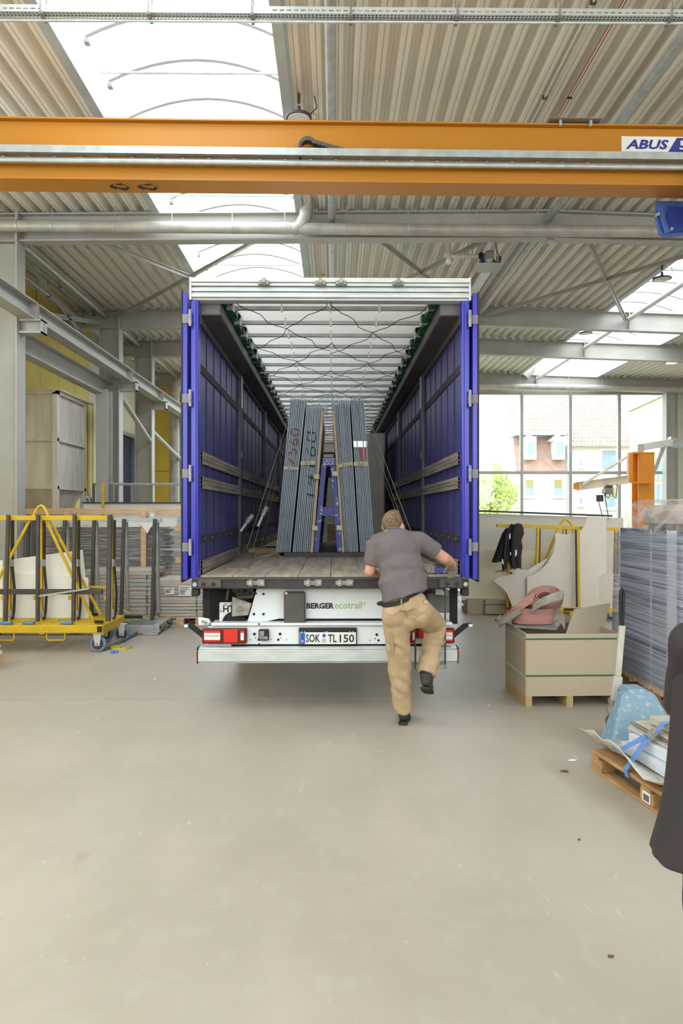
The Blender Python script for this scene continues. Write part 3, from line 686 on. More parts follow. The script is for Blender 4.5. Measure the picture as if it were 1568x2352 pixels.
MB().path([(TX+.0, YR+.05, 3.77), (TX+.012, YR+.05, 3.72), (TX, YR+.05, 3.685)], .006, 5).build('green_pull_cord', M['green'], tr)
for s in (-1, 1):
    def sb(x0, x1, y0, y1, z0, z1): return MB().box(TX+min(s*x0, s*x1), TX+max(s*x0, s*x1), y0, y1, z0, z1)
    sb(1.205, 1.275, YR-.005, YR+.11, 1.22, 3.765).build('corner_post', M['post_blue'], tr, bevel=.008)
    sb(1.225, 1.238, YR-.03, YR-.005, 1.25, 3.75).build('post_lip', M['post_blue'], tr)
    dl = sb(1.30, 1.345, YR-.02, YR+1.22, 1.21, 3.83).build('door_leaf', M['post_blue'], tr, bevel=.004, label='blue rear door folded back along the side')
    sb(1.345, 1.358, YR-.03, YR+1.23, 1.19, 3.84).build('door_seal', M['black'], dl)
    for y in (735, 917, 1088, 1256):
        z = CH+(1176-y)/251
        h = sb(1.252, 1.29, YR-.055, YR-.0, z-.055, z+.055).build('hinge', M['post_blue'], tr, bevel=.01)
        MB().tube((TX+s*1.268, YR-.06, z-.075), (TX+s*1.268, YR-.06, z+.075), .014, n=8).build('hinge_pin', M['latch'], h, True)
        sb(1.29, 1.345, YR-.03, YR-.02, z-.04, z+.04).build('hinge_strap', M['steel_dark'], h)
    # side: rail, posts, curtains, slats
    posts = [YR+.12, 9.5, 12.85, 16.2, YE]
    sb(1.02, 1.25, YR+.12, YE, 3.66, 3.78).build('roof_rail', M['railgrey'], tr, bevel=.01)
    sb(1.2, 1.25, YR+.12, YE, 3.58, 3.66).build('roof_rail_lip', M['railgrey'], tr)
    sb(1.2, 1.27, YR+.12, YE, 1.13, BZ+.012).build('side_sill', M['sill'], tr)
    for i, y in enumerate(posts[1:4]):
        p = sb(1.185, 1.232, y-.05, y+.05, BZ, 3.66).build('stanchion', M['postgrey'], tr, bevel=.006)
        sb(1.17, 1.185, y-.015, y+.015, 3.2, 3.62).build('stanchion_lever', M['galv'], p)
        sb(1.178, 1.186, y-.03, y+.03, 2.55, 2.62).build('slat_pocket', M['latch'], p)
    for i in range(4):
        y0, y1 = posts[i], posts[i+1]
        cu = sb(1.232, 1.243, y0, y1, BZ, 3.62).build('side_curtain', M['tarp_blue'], tr)
        sm = MB(); n = 6 if i < 3 else 7
        for k in range(1, n+1):
            y = y0+(y1-y0)*k/(n+.4); sm.box(TX+min(s*1.226, s*1.232), TX+max(s*1.226, s*1.232), y-.012, y+.012, BZ, 3.6)
        sm.build('curtain_seams', M['seam'], cu, kind='stuff')
        sb(1.222, 1.232, y0, y1, 3.15, 3.23).build('webbing_band', M['band'], cu)
        bd = sb(1.222, 1.232, y0, y1, 1.535, 1.605).build('webbing_band', M['band'], cu)
        if i == 0:
            rv = MB()
            for k in range(6): rv.tube((TX+s*1.222, y0+.3+k*.45, 1.57), (TX+s*1.217, y0+.3+k*.45, 1.57), .012, n=6)
            rv.build('rivets', M['latch'], cu)
        if i < 3:
            for z0, z1 in ((2.28, 2.4), (2.05, 2.165), (BZ+.01, BZ+.13)):
                ya, yb2 = y0+.06, y1-.06
                sl = MB()
                for k in range(3): sl.box(TX+min(s*1.195, s*1.22), TX+max(s*1.195, s*1.22), ya, yb2, z0+(z1-z0)*k/3+.003, z0+(z1-z0)*(k+1)/3-.003)
                sl.box(TX+min(s*1.2, s*1.215), TX+max(s*1.2, s*1.215), ya, yb2, z0, z1)
                sl.build('side_slat', M['slat'], tr)
    # folded edge of the sliding roof
    gr = MB(); rr = random.Random(3+s)
    for k in range(52):
        y = YR+.25+k*.26; a = rr.uniform(-.02, .03)
        gr.box(TX+min(s*(.95+a), s*1.1), TX+max(s*(.95+a), s*1.1), y, y+.17, 3.775+rr.uniform(0, .03), 3.86)
    gr.build('tarp_folds', M['green'], tr, kind='stuff')
    sb(.94, 1.25, YR+.12, YE, 3.86, 3.9).build('roof_side_rail', M['dirt'], tr)
# sliding roof: white tarpaulin sagging between bows
ys = [YR+.36+.53*k for k in range(26)]
vs = []; fs = []; nx = 12
rows = []
yy = YR+.12
while yy < YE:
    ph = ((yy-ys[0])/.53) % 1; rows.append((yy, 3.9-.055*math.sin(math.pi*ph))); yy += .53/6
for y, z in rows:
    for i in range(nx+1):
        x = -.97+1.94*i/nx; vs.append((TX+x, y, z-.012*abs(x)**3))
for j in range(len(rows)-1):
    for i in range(nx): a = j*(nx+1)+i; fs.append((a, a+1, a+nx+2, a+nx+1))
MB().add(vs, fs).build('roof_tarpaulin', M['roof_white'], tr, True, label='white translucent roof tarpaulin')
for y in ys:
    bw = tb(-1.0, 1.0, y-.02, y+.02, 3.775, 3.81).build('roof_bow', M['galv'], tr)
    if y < 15:
        for x in (-.93, -.47, 0, .47, .93): tb(x-.008, x+.008, y-.024, y+.024, 3.76, 3.84).build('bow_clip', M['white'], bw)
for k in range(8):
    y0 = YR+.14+k*1.6
    for s in (-1, 1):
        for q0, q1 in ((.93, 0), (0, .93)):
            pts = []
            for i in range(13):
                f = i/12; a = q0+(q1-q0)*f
                pts.append((TX+s*a+.03*math.sin(k*2.3+i), y0+2.12*f+.1*math.sin(k+s), 3.805-.045*math.sin(math.pi*((f*4+.1) % 1))))
            MB().path(pts, .004, 5).build('roof_cord', M['black'], tr)
# bed, front wall
bd = tb(-1.2, 1.2, YR+.02, YE, BZ-.05, BZ-.022).build('bed_frame', M['sill'], tr)
for k in range(8):
    w = 2.4/8; tb(-1.2+k*w+.003, -1.2+(k+1)*w-.003, YR+.05, YE, BZ-.022, BZ+random.uniform(-.002, .001)).build('bed_plank', M['bedwood'], tr)
tb(-1.25, 1.25, YE, YE+.05, BZ-.1, 3.9).build('front_wall', M['wall'], tr)
tb(-1.2, -.35, YE-.04, YE, BZ, 3.6).build('front_wall_panel', M['steel_dark'], tr)
# rear sill
tb(-1.265, 1.265, YR-.01, YR+.1, 1.13, 1.233).build('rear_sill', M['sill'], tr, bevel=.004)
tb(-1.26, 1.26, YR-.03, YR-.01, 1.215, 1.235).build('sill_edge', M['darksteel'], tr)
for s in (-1, 1):
    k = tb(min(s*.99, s*1.2), max(s*.99, s*1.2), YR-.05, YR-.01, 1.14, 1.215).build('dock_buffer', M['rubber'], tr, bevel=.01)
    for x in (1.06, 1.15): MB().lathe((TX+s*x, YR-.05, 1.178), [(.02, 0), (.02, -.006), (.008, -.008)], 10, (0, 1, 0)).build('bolt', M['black'], k)
    tb(min(s*1.2, s*1.27), max(s*1.2, s*1.27), YR, YR+.08, 1.06, 1.13).build('post_foot', M['black'], tr, bevel=.01)
    MB().tube((TX+s*1.235, YR-.01, 1.17), (TX+s*1.235, YR-.02, 1.17), .02, n=10).build('cap_screw', M['galv'], tr)
for px in (587, 718, 790):
    x = P(px, 1338, YR).x; z = CH-(1338-1176)/251
    k = MB().box(x-.08, x+.08, YR-.035, YR-.01, z-.02, z+.02).box(x-.06, x-.02, YR-.045, YR-.01, z-.03, z+.03).box(x+.02, x+.085, YR-.045, YR-.01, z-.028, z+.03).build('sill_latch', M['latch'], tr, bevel=.004)
    for d in (-.045, .06): MB().tube((x+d, YR-.045, z), (x+d, YR-.055, z), .014, n=8).build('latch_bolt', M['galv'], k)
# white tail frame
YF = 6.74
def fx(px): return P(px, 1400, YF).x
def fz(py): return CH-(py-1176)/F*YF
def fp(px, py, y=YF): return (fx(px), y, fz(py))
pan = MB().prism([fp(590, 1350), fp(568, 1427), fp(612, 1427), fp(640, 1421), fp(872, 1421), fp(898, 1427), fp(940, 1427), fp(918, 1350)], (0, .03, 0)).build('tail_panel', M['chassis'], tr, bevel=.003)
for q in ((587, 1363), (605, 1364), (583, 1410), (605, 1410)): MB().tube(fp(*q, YF-.008), fp(*q, YF), .012, n=8).build('panel_bolt', M['black'], pan)
def letter(s, px0, px1, py0, py1, m, y=YF-.003, par=None, bold=0, fxf=fx):
    o = V((fxf(px0), y, fz(py1))); return lettering(s, o, (fxf(px1)-fxf(px0), 0, 0), (0, 0, fz(py0)-fz(py1)), m, par or pan, 'lettering', bold)
letter('BERGER', 703.5, 767, 1384.5, 1398, M['text_dark'], bold=.045)
letter('ecotrail', 768.5, 830, 1382, 1398, M['text_green'])
MB().lathe(fp(836, 1386, YF), [(.013, 0), (.013, -.003)], 16, (0, 1, 0)).build('emblem_dot', M['text_green'], pan)
MB().lathe(fp(836, 1386, YF-.003), [(.009, 0), (.009, -.002)], 16, (0, 1, 0)).build('emblem_dot', M['white'], pan)
mf = MB().box(fx(653), fx(702), YF-.09, YF-.02, fz(1432), fz(1357)).build('rubber_flap', M['rubber'], tr, bevel=.015)
mf['label'] = 'grey rubber buffer hanging in front of the panel'
MB().box(fx(656), fx(661), YF-.094, YF-.09, fz(1362), fz(1358)).build('flap_tag', M['white'], mf)
tb(-.78, .78, YF+.05, YF+.1, fz(1445), fz(1418)).build('cross_member', M['dirt'], tr)
YL = 6.66
bm_ = MB().box(TX-1.13, TX+1.13, YL, YL+.2, CH-(1480-1176)/F*YL, CH-(1438-1176)/F*YL).box(TX-1.1, TX+1.13, YL-.02, YL+.2, CH-(1436.5-1176)/F*YL, CH-(1430-1176)/F*YL).build('lamp_beam', M['chassis'], tr, bevel=.004)
def lx(px): return P(px, 1460, YL).x
def lz(py): return CH-(py-1176)/F*YL
MB().prism([(lx(470), YL+.01, lz(1480)), (lx(470), YL+.01, lz(1482)), (lx(650), YL+.01, lz(1483)), (lx(668), YL+.01, lz(1478))], (0, .05, 0)).prism([(lx(870), YL+.01, lz(1478)), (lx(880), YL+.01, lz(1484)), (lx(1035), YL+.01, lz(1484)), (lx(1035), YL+.01, lz(1478))], (0, .05, 0)).build('lamp_beam_lip', M['chassis'], tr)
for px, py, r in ((584, 1456, .014), (594, 1469, .012), (643, 1456, .014), (639, 1469, .012), (595, 1432.5, .009), (595, 1479, .009), (622, 1469, .005), (575, 1469, .005), (658, 1469, .005), (865, 1458, .014), (869, 1471, .012), (861, 1467, .006), (849, 1471, .005), (887, 1471, .005), (586, 1465, .005), (645, 1465, .005)):
    MB().tube((lx(px), YL-.022 if py < 1437 else YL-.002, lz(py)), (lx(px), YL+.004, lz(py)), r, n=10).build('beam_hole', M['black'], bm_)
# lamp clusters
for px0, px1, flip in ((467, 568, 0), (938, 1041, 1)):
    lc = MB().box(lx(px0), lx(px1), YL-.07, YL, lz(1475), lz(1441)).build('tail_lamp', M['lampdark'], tr, bevel=.008)
    a, b = (px0, 1) if not flip else (px1, -1)
    def lb(d0, d1, z0, z1, m, nme):
        x = sorted((lx(a+b*d0), lx(a+b*d1))); return MB().box(x[0], x[1], YL-.078, YL-.07, lz(z1), lz(z0)).build(nme, m, lc, bevel=.002)
    lb(5, 42, 1445, 1470, M['lampred'], 'red_lens'); lb(49, 81, 1443, 1472, M['lampred'], 'red_lens')
    lb(87.5, 96, 1446, 1469, M['lampred'], 'red_lens')
    x = sorted((lx(a+b*5.5), lx(a+b*41.5))); MB().box(x[0], x[1], YL-.084, YL-.078, lz(1465.5), lz(1450)).build('clear_lens', M['lampclear'], lc)
    x = sorted((lx(a+b*88), lx(a+b*95.5))); MB().box(x[0], x[1], YL-.084, YL-.078, lz(1466), lz(1450)).build('clear_lens', M['lampclear'], lc)
    gl = MB()
    for k in range(7):
        c = lx(a+b*(9+k*4.8)); gl.lathe((c, YL-.084, lz(1456.5)), [(.008, 0), (.008, -.002)], 10, (0, 1, 0))
    gl.build('lamp_diodes', M['galv'], lc)
    # outrigger marker arm
    e = -1 if not flip else 1
    x0 = lx(px0+3 if not flip else px1-3)
    A = V((x0, YL-.02, lz(1460))); B = V((x0+e*.12, YL-.05, lz(1434))); Cc = V((x0+e*.175, YL-.05, lz(1433)))
    ar = MB().bar(A, B, .045, .04, (0, 1, 0)).bar(B, Cc, .035, .04, (0, 1, 0)).build('marker_arm', M['black'], tr, bevel=.006)
    MB().box(min(B.x+e*.02, Cc.x), max(B.x+e*.02, Cc.x), YL-.078, YL-.07, B.z-.012, B.z+.012).build('marker_lens', M['lampclear'], ar)
bk = MB().prism([(lx(456), YL-.0, lz(1436)), (lx(455), YL, lz(1417)), (lx(479), YL, lz(1421)), (lx(487), YL, lz(1434))], (0, .03, 0)).build('white_bracket', M['chassis'], tr, bevel=.002)
for px, py, r, m in ((466, 1427, .014, 'latch'), (473, 1430, .016, 'latch'), (482, 1431, .01, 'steel_dark')): MB().tube((lx(px), YL-.006, lz(py)), (lx(px), YL, lz(py)), r, n=10).build('bracket_bolt', M[m], bk)
soc = MB().box(lx(595), lx(618), YL-.05, YL, lz(1469), lz(1444)).build('socket', M['black'], tr, bevel=.006)
MB().box(lx(597), lx(608), YL-.06, YL-.05, lz(1466), lz(1447)).box(lx(608), lx(616), YL-.06, YL-.05, lz(1466), lz(1459)).build('socket_cover', M['latch'], soc, bevel=.003)
# registration plate
YN = YL-.03
pf = MB().box(lx(686.5), lx(819), YN, YL, lz(1479), lz(1441)).build('plate_frame', M['black'], tr, bevel=.004)
MB().box(lx(688.5), lx(817), YN-.006, YN, lz(1478), lz(1451)).build('number_plate', M['white'], pf, bevel=.002)
MB().box(lx(689.5), lx(700.5), YN-.008, YN-.006, lz(1477.5), lz(1451.5)).build('plate_strip', M['eu_blue'], pf)
def lt(s, a, b, y0, y1, m, bold=0, y=None):
    o = V((lx(a), y or YN-.0085, lz(y1))); lettering(s, o, (lx(b)-lx(a), 0, 0), (0, 0, lz(y0)-lz(y1)), m, pf, 'plate_lettering', bold)
lt('SOK', 702.5, 735, 1455, 1473.5, M['plate_ink'], .018); lt('TL', 753, 773, 1455.5, 1473.5, M['plate_ink'], .018); lt('150', 779.5, 813, 1455.5, 1474, M['plate_ink'], .018)
lt('D', 693, 697, 1468, 1474, M['white'], .02, YN-.009)
MB().lathe((lx(744), YN-.006, lz(1458)), [(.016, 0), (.016, -.003)], 16, (0, 1, 0)).build('plate_seal', M['eu_blue'], pf)
MB().lathe((lx(744), YN-.006, lz(1469.5)), [(.021, 0), (.021, -.003)], 16, (0, 1, 0)).build('plate_seal', M['galv'], pf)
for px in (693, 700, 747, 752, 803, 810): MB().box(lx(px)-.004, lx(px)+.004, YN-.01, YN, lz(1452), lz(1449)).build('plate_clip', M['white'], pf)
# under-run bar
YU = 6.55
uz0, uz1 = CH-(1523-1176)/F*YU, CH-(1488-1176)/F*YU
ub = MB(); h = uz1-uz0
xa, xb = P(454, 1500, YU).x, P(1051, 1500, YU).x
ub.box(xa, xb, YU, YU+.1, uz0+.012, uz1-.018).box(xa+.004, xb-.004, YU+.012, YU+.1, uz1-.018, uz1).box(xa, xb, YU+.004, YU+.1, uz0, uz0+.008)
un = ub.build('underrun_bar', M['alu'], tr, bevel=.004)
for x, e in ((xa, -1), (xb, 1)):
    MB().box(min(x, x+e*.008), max(x, x+e*.008), YU-.003, YU+.104, uz0-.004, uz1+.004).build('bar_end_cap', M['black'], un)
    MB().box(min(x+e*.008, x+e*.02), max(x+e*.008, x+e*.02), YU+.02, YU+.07, uz0+.05, uz0+.1).build('side_reflector', M['amber'], un)
tb(-.92, .92, YU+.12, YU+.2, uz1-.02, uz1+.05).build('bar_bracket', M['dirt'], tr)
# dark underbody
tb(-1.2, -.45, YF+.35, YF+.4, .62, 1.13).build('mud_guard', M['dirt'], tr)
for s in (-1, 1):
    tb(min(s*.45, s*.53), max(s*.45, s*.53), YF+.1, 19.8, .82, 1.19).build('chassis_rail', M['dirt'], tr)
    tb(min(s*1.12, s*1.19), max(s*1.12, s*1.19), YF-.02, YF+.02, .78, 1.13).build('guard_hanger', M['dirt'], tr)
hz = MB().box(fx(502), fx(545), YF+.03, YF+.05, fz(1432), fz(1384)).build('marking_board', M['chassis'], tr, bevel=.01)
letter('HT', 511, 537, 1391, 1407, M['black'], YF+.027, hz, .03)
for q in ((506, 1404), (516, 1389), (530, 1389)): MB().tube(fp(*q, YF+.015), fp(*q, YF+.03), .01, n=8).build('board_bolt', M['latch'], hz)
MB().prism([fp(534, 1369, YF-.03), fp(533, 1415, YF-.03), fp(570, 1412, YF-.03), fp(578, 1385, YF-.03)], (0, .04, 0)).build('steel_gusset', M['latch'], tr, bevel=.004)
MB().lathe(fp(551, 1397, YF-.03), [(.028, 0), (.028, -.01), (.015, -.012)], 16, (0, 1, 0)).build('axle_knob', M['steel_dark'], tr)
vb = MB()
for q in ((540, 1355), (548, 1366), (557, 1372), (565, 1366), (552, 1358), (570, 1357)): c = fp(*q, YF+.1); vb.ball(c, .045, 10)
vb.tube(fp(545, 1372), fp(580, 1370), .018).path([fp(575, 1350), fp(581, 1360), fp(578, 1372)], .012)
vb.build('valve_block', M['darksteel'], tr, True)
MB().lathe(fp(536, 1432, YF+.02), [(.11, 0), (.11, .03), (.06, .05)], 20, (0, 1, 0)).build('brake_drum', M['dirt'], tr)
MB().bar(fp(524, 1352), fp(520, 1378), .02, .012).build('rod', M['darksteel'], tr)
for y in (9.4, 10.7, 12.0):
    ax = tb(-1.0, 1.0, y-.06, y+.06, .46, .58).build('axle', M['dirt'], tr)
    for s in (-1, 1):
        MB().lathe((TX+s*1.0, y, .52), [(.3, -.18), (.5, -.19), (.52, -.15), (.52, .15), (.5, .19), (.3, .18)], 28, (1, 0, 0)).build('tyre', M['black'], ax, True)
        MB().lathe((TX+s*1.08, y, .52), [(.29, -.1), (.29, .06), (.12, .09)], 20, (1, 0, 0)).build('wheel_rim', M['galv'], ax, True)
for s in (-1, 1):
    MB().bar((TX+s*.7, 17.2, 1.15), (TX+s*.7, 17.2, .03), .12, .12).box(TX+s*.7-.14, TX+s*.7+.14, 17.05, 17.35, 0, .03).build('landing_leg', M['dirt'], tr)
tk = tb(.95, 1.2, YF+.3, YF+1.4, .84, 1.04).build('tool_rail', M['steel_dark'], tr, bevel=.01)
MB().bar((TX+1.0, YF+.1, 1.07), (TX+1.25, YF+.1, 1.05), .03, .05).bar((TX+1.13, YF+.05, 1.06), (TX+1.25, YF+.05, .95), .06, .02).build('lock_lever', M['galv'], tr)
# hanging step ladder at the right
YS = 6.5
ld = thing('hanging_ladder', 'thin steel boarding ladder hooked on the right of the lorry tail', 'ladder', P(988, 1535, YS))
for px in (953.5, 1022):
    a = P(px, 1362 if px > 1000 else 1400, YS); b = P(px, 1536, YS)
    MB().tube(V((a.x, YS+.15, 1.14)), a, .008, n=6).tube(a, b, .008, n=6).build('side_rod', M['darksteel'], ld)
for py in (1472, 1530):
    a = P(954, py, YS); b = P(1022, py, YS)
    MB().box(a.x, b.x, YS-.03, YS+.05, a.z-.02, a.z+.018).build('ladder_tread', M['latch'], ld)

# ---------------------------------------------------------------- load in the trailer
M['slab'] = mat('grey_stone_slab', (158, 172, 182), .4, var=.22, scale=2, stretch=(3, 3, .6))
M['slab_face'] = mat('slab_dark_gap', (60, 62, 68), .6)
M['frame_blue'] = mat('chipped_blue_frame', (78, 88, 150), .5, var=.3, scale=14, c2=(200, 205, 215), lo=.30, hi=.42)
M['pine'] = mat('raw_pine', (205, 178, 140), .6, var=.12, scale=3, stretch=(1, 4, 4))
M['tape'] = mat('paper_tape', (214, 208, 160), .6)
YSL = 9.42; zb = BZ+.06
def sx(px, py, y=YSL): return P(px, py, y).x
blocks = [('outer left', 634, 668, 667, 703, 9, 917), ('inner left', 672, 716, 704, 741, 10, 932), ('inner right', 789, 824, 764, 803, 10, 921), ('outer right', 827, 861, 805, 836, 9, 918)]
for nm, b0, b1, t0, t1, n, ty in blocks:
    H = P(700, ty, YSL).z-zb
    for k in range(n):
        f0, f1 = k/n, (k+.68)/n; dy = random.uniform(-.035, .03); dz = random.uniform(-.015, .01)
        xb0, xb1 = sx(b0+(b1-b0)*f0, 1270), sx(b0+(b1-b0)*f1, 1270); xt0, xt1 = sx(t0+(t1-t0)*f0, ty), sx(t0+(t1-t0)*f1, ty)
        mb = MB(); y0, y1 = YSL+dy, YSL+3.1
        mb.add([(xb0, y0, zb), (xb1, y0, zb), (xb1, y1, zb), (xb0, y1, zb), (xt0, y0, zb+H+dz), (xt1, y0, zb+H+dz), (xt1, y1, zb+H+dz), (xt0, y1, zb+H+dz)],
               [(0, 3, 2, 1), (4, 5, 6, 7), (0, 1, 5, 4), (1, 2, 6, 5), (2, 3, 7, 6), (3, 0, 4, 7)])
        mb.build('stone_slab', M['slab'], kind='thing', label='%s grey slab from the left in the %s slab block' % (('first', 'second', 'third', 'fourth', 'fifth', 'sixth', 'seventh', 'eighth', 'ninth', 'tenth')[k], nm), cat='slab', group='slabs of the %s block' % nm)
def onface(px, py, d=.03): return P(px, py, YSL-d)
M['spray_red'] = mat('red_spray', (150, 62, 66), .7); M['spray_green'] = mat('dark_green_spray', (44, 66, 62), .7); M['spray_pink'] = mat('pink_red_paint', (176, 104, 100), .7, var=.2, scale=60)
M['foil_silver'] = mat('silver_tape', (190, 196, 202), .25, .5, var=.2, scale=40)
def mark(s, a, b, c, m, lb):
    a, b, c = onface(*a), onface(*b), onface(*c); vs, fs = text2d(s, -.022)
    MB().add([a+(b-a)*u+(c-a)*v for u, v in vs], fs).build('sprayed_number', m, label=lb, cat='marking')
mark('7560', (676, 1068), (690, 985), (655, 1065), M['spray_red'], 'red sprayed number on the outer left slab block')
mark('14168', (722, 1140), (726, 992), (700, 1136), M['spray_green'], 'dark green sprayed number on the inner left slab block')
for i, (q, s, l) in enumerate((([(651, 1071), (685, 1073), (685, 1080), (651, 1078)], 'Block 2', 'yellow paper tape across the outer left slab block'), ([(690, 1060), (723, 1059), (723, 1067), (690, 1068)], 'Block 1', 'yellow paper tape across the inner left slab block'), ([(775, 1067), (809, 1060), (809, 1068), (775, 1075)], 'Block 2', 'yellow paper tape across the inner right slab block'), ([(812, 1061), (845, 1061), (845, 1070), (812, 1070)], 'Block 2', 'yellow paper tape across the outer right slab block'))):
    a, b, c, d = [onface(*p, .035) for p in q]
    t = MB().prism([a, b, c, d], (0, .012, 0)).build('paper_tape', M['tape'], label=l, cat='tape')
    lettering(s, d+(c-d)*.3+(a-d)*.2+V((0, -.003, 0)), (c-d)*.52, (a-d)*.6, M['black'], t, 'handwriting', 0, .2)
MB().prism([onface(*q) for q in ((826, 1028), (843, 1028), (844, 1055), (828, 1055))], (0, .01, 0)).build('paint_patch', M['spray_pink'], label='faded red paint patch on the outer right slab block', cat='marking')
MB().prism([onface(*q) for q in ((811, 1013), (843, 1013), (843, 1027), (812, 1027))], (0, .01, 0)).build('silver_tape', M['foil_silver'], label='silver tape across the outer right slab block', cat='tape')
# A-frame under the slabs
fr = thing('slab_frame', 'blue steel A frame holding four blocks of slabs in the lorry', 'frame', (TX-.02, 10.9, BZ))
def ff(px, py, y=9.4): return P(px, py, y)
cxs = sx(754, 1272)
for y in (9.36, 12.4):
    k = y/9.4; dy = y-9.36
    for s, pb, pt in ((-1, 726, 744), (1, 780, 764)):
        a = ff(pb, 1268); b = ff(pt, 1068); MB().bar((a.x, y, BZ+.06), (b.x, y, b.z), .07, .07).build('frame_leg', M['frame_blue'], fr, bevel=.006)
    MB().bar((ff(738, 1176).x, y, ff(750, 1175).z), (ff(770, 1176).x, y, ff(750, 1175).z), .02, .12).build('cross_plate', M['frame_blue'], fr, bevel=.004)
tp = MB().box(ff(741, 1060).x, ff(768, 1060).x, 9.3, 12.5, ff(750, 1072).z, ff(750, 1052).z).build('top_box', M['frame_blue'], fr, bevel=.01)
tw = MB()
for i in range(6):
    for j in range(3):
        c = ff(743.5+i*4.4, 1056+j*5.5); tw.obox((c.x, 9.297, c.z), (.026, .004, .006), (0, R(45) if (i+j) % 2 else R(-45), 0))
tw.build('tread_studs', M['galv'], tp)
MB().path([(ff(741, 1050).x, 9.31, ff(741, 1052).z), (ff(742, 1041).x, 9.31, ff(742, 1042).z), (ff(767, 1041).x, 9.31, ff(767, 1042).z), (ff(768, 1050).x, 9.31, ff(768, 1052).z)], .016, 6).build('top_loop', M['black'], fr)
MB().box(TX-.62, TX+.62, 9.35, 12.6, BZ, BZ+.055).build('frame_base', M['darksteel'], fr)
for s, pts in ((-1, ((716, 1270), (741, 945))), (1, ((788, 1270), (766, 945)))):
    a = P(*pts[0], 9.4); b = P(*pts[1], 9.4)
    MB().bar((a.x+s*.0, 9.38, zb), (b.x, 9.38, b.z), .03, .05).build('timber_batten', M['pine'], fr)
for q in ((727, 1095), (769, 1088), (723, 1213), (779, 1212)):
    c = ff(*q, 9.32); MB().box(c.x-.035, c.x+.035, 9.29, 9.4, c.z-.03, c.z+.03).build('padding', M['tape'], fr)
M['clingfilm'] = film('slab_film', (4, 4, 4), .35, .75)
rr = random.Random(9)
for px, py, w, h in ((685, 914, 22, 10), (742, 935, 13, 22), (783, 918, 22, 9)):
    vs = []; fs = []
    for i in range(7):
        for j in range(4):
            vs.append(P(px-w+2*w*i/6+rr.uniform(-2, 2), py+h-2*h*j/3+rr.uniform(-4, 4), YSL+rr.uniform(-.03, .25)))
    for i in range(6):
        for j in range(3): a = i*4+j; fs.append((a, a+4, a+5, a+1))
    MB().add(vs, fs).build('film_scrap', M['clingfilm'], None, True, label={685: 'crumpled clear film on top of the outer left slab block', 742: 'crumpled film over the inner left slab block', 783: 'crumpled film on the inner right slab block'}[px], cat='film', kind='thing')
# second load behind
MB().box(TX+.55, TX+1.02, 14.2, 16.5, BZ, P(860, 995, 14.2).z).build('crate_panel', M['wall'], label='pale plywood crate deep inside the lorry', cat='crate')
MB().box(TX-.1, TX+.4, 14.6, 15.5, BZ, BZ+.35).build('timber_chock', M['pine'], label='wooden chock between the frame legs deep in the lorry', cat='timber')
# things on the bed
MB().prism([P(523, 1309, 7.25), P(570, 1309, 7.25), P(586, 1271, 9.0), P(543, 1271, 9.0)], (0, 0, -.02))
def bedpt(px, py, dz=0): return G(px, py, BZ+dz)
MB().prism([bedpt(521, 1309), bedpt(568, 1309), bedpt(584, 1272), bedpt(546, 1271)], (0, 0, .018)).build('loose_board', M['slat'], label='grey board lying on the lorry bed at the left', cat='board')
MB().prism([bedpt(556, 1269), bedpt(634, 1272), bedpt(634, 1266), bedpt(556, 1263)], (0, 0, .05)).build('timber_strip', M['pine'], label='thin wooden strip on the lorry bed before the slabs', cat='timber')
M['strap_beige'] = mat('beige_strap', (168, 156, 128), .8)
pts = [bedpt(592, 1281, .004), bedpt(606, 1278, .02), bedpt(622, 1274, .03), bedpt(634, 1268, .06), bedpt(640, 1277, .012), bedpt(650, 1281, .005)]
MB().ribbon(pts, (0, .12, .02), .004).build('tie_strap', M['strap_beige'], label='loose beige tie strap on the bed before the left slabs', cat='strap')
rr = random.Random(4)
for i in range(3):
    a = bedpt(566+i*9, 1262); pts = [a+V((.06*math.sin(k*1.3+i)+k*.06, .25*math.cos(k*.9+i)*.4, .012+.03*abs(math.sin(k*1.1)))) for k in range(9)]
    MB().ribbon(pts, (0, .05, .01), .004).build('tie_strap', M['band'], label=['dark tie strap heaped in the left corner of the bed', 'second dark strap lying over the heap by the left curtain', 'third dark strap reaching toward the slabs'][i], cat='strap', group='dark straps on the bed')
# lashing lines with ratchets, left and right
for i, (b, t, l) in enumerate((((566, 1262, 9.2), (660, 970, 9.6), 'thin lashing line from bed to the outer left slabs, nearest'), ((580, 1262, 9.7), (660, 990, 10.4), 'second lashing line on the left of the slabs'), ((600, 1255, 10.4), (662, 985, 11.2), 'third lashing line on the left of the slabs'))):
    MB().tube(P(*b), P(*t), .004, n=6).build('lashing_line', M['strap_beige'], label=l, cat='lashing', kind='thing')
for i, (b, t, l) in enumerate((((945, 1225, 8.2), (852, 975, 9.6), 'thin lashing line on the right falling behind the man'), ((925, 1200, 8.8), (850, 1000, 10.2), 'second lashing line right of the slabs'), ((915, 1190, 9.4), (850, 1020, 10.9), 'third lashing line right of the slabs'))):
    b = V(P(*b)); t = P(*t); d = b-t; e = t+d*((t.z-BZ)/(t.z-b.z))
    MB().tube(e, t, .004, n=6).build('lashing_line', M['strap_beige'], label=l, cat='lashing', kind='thing')
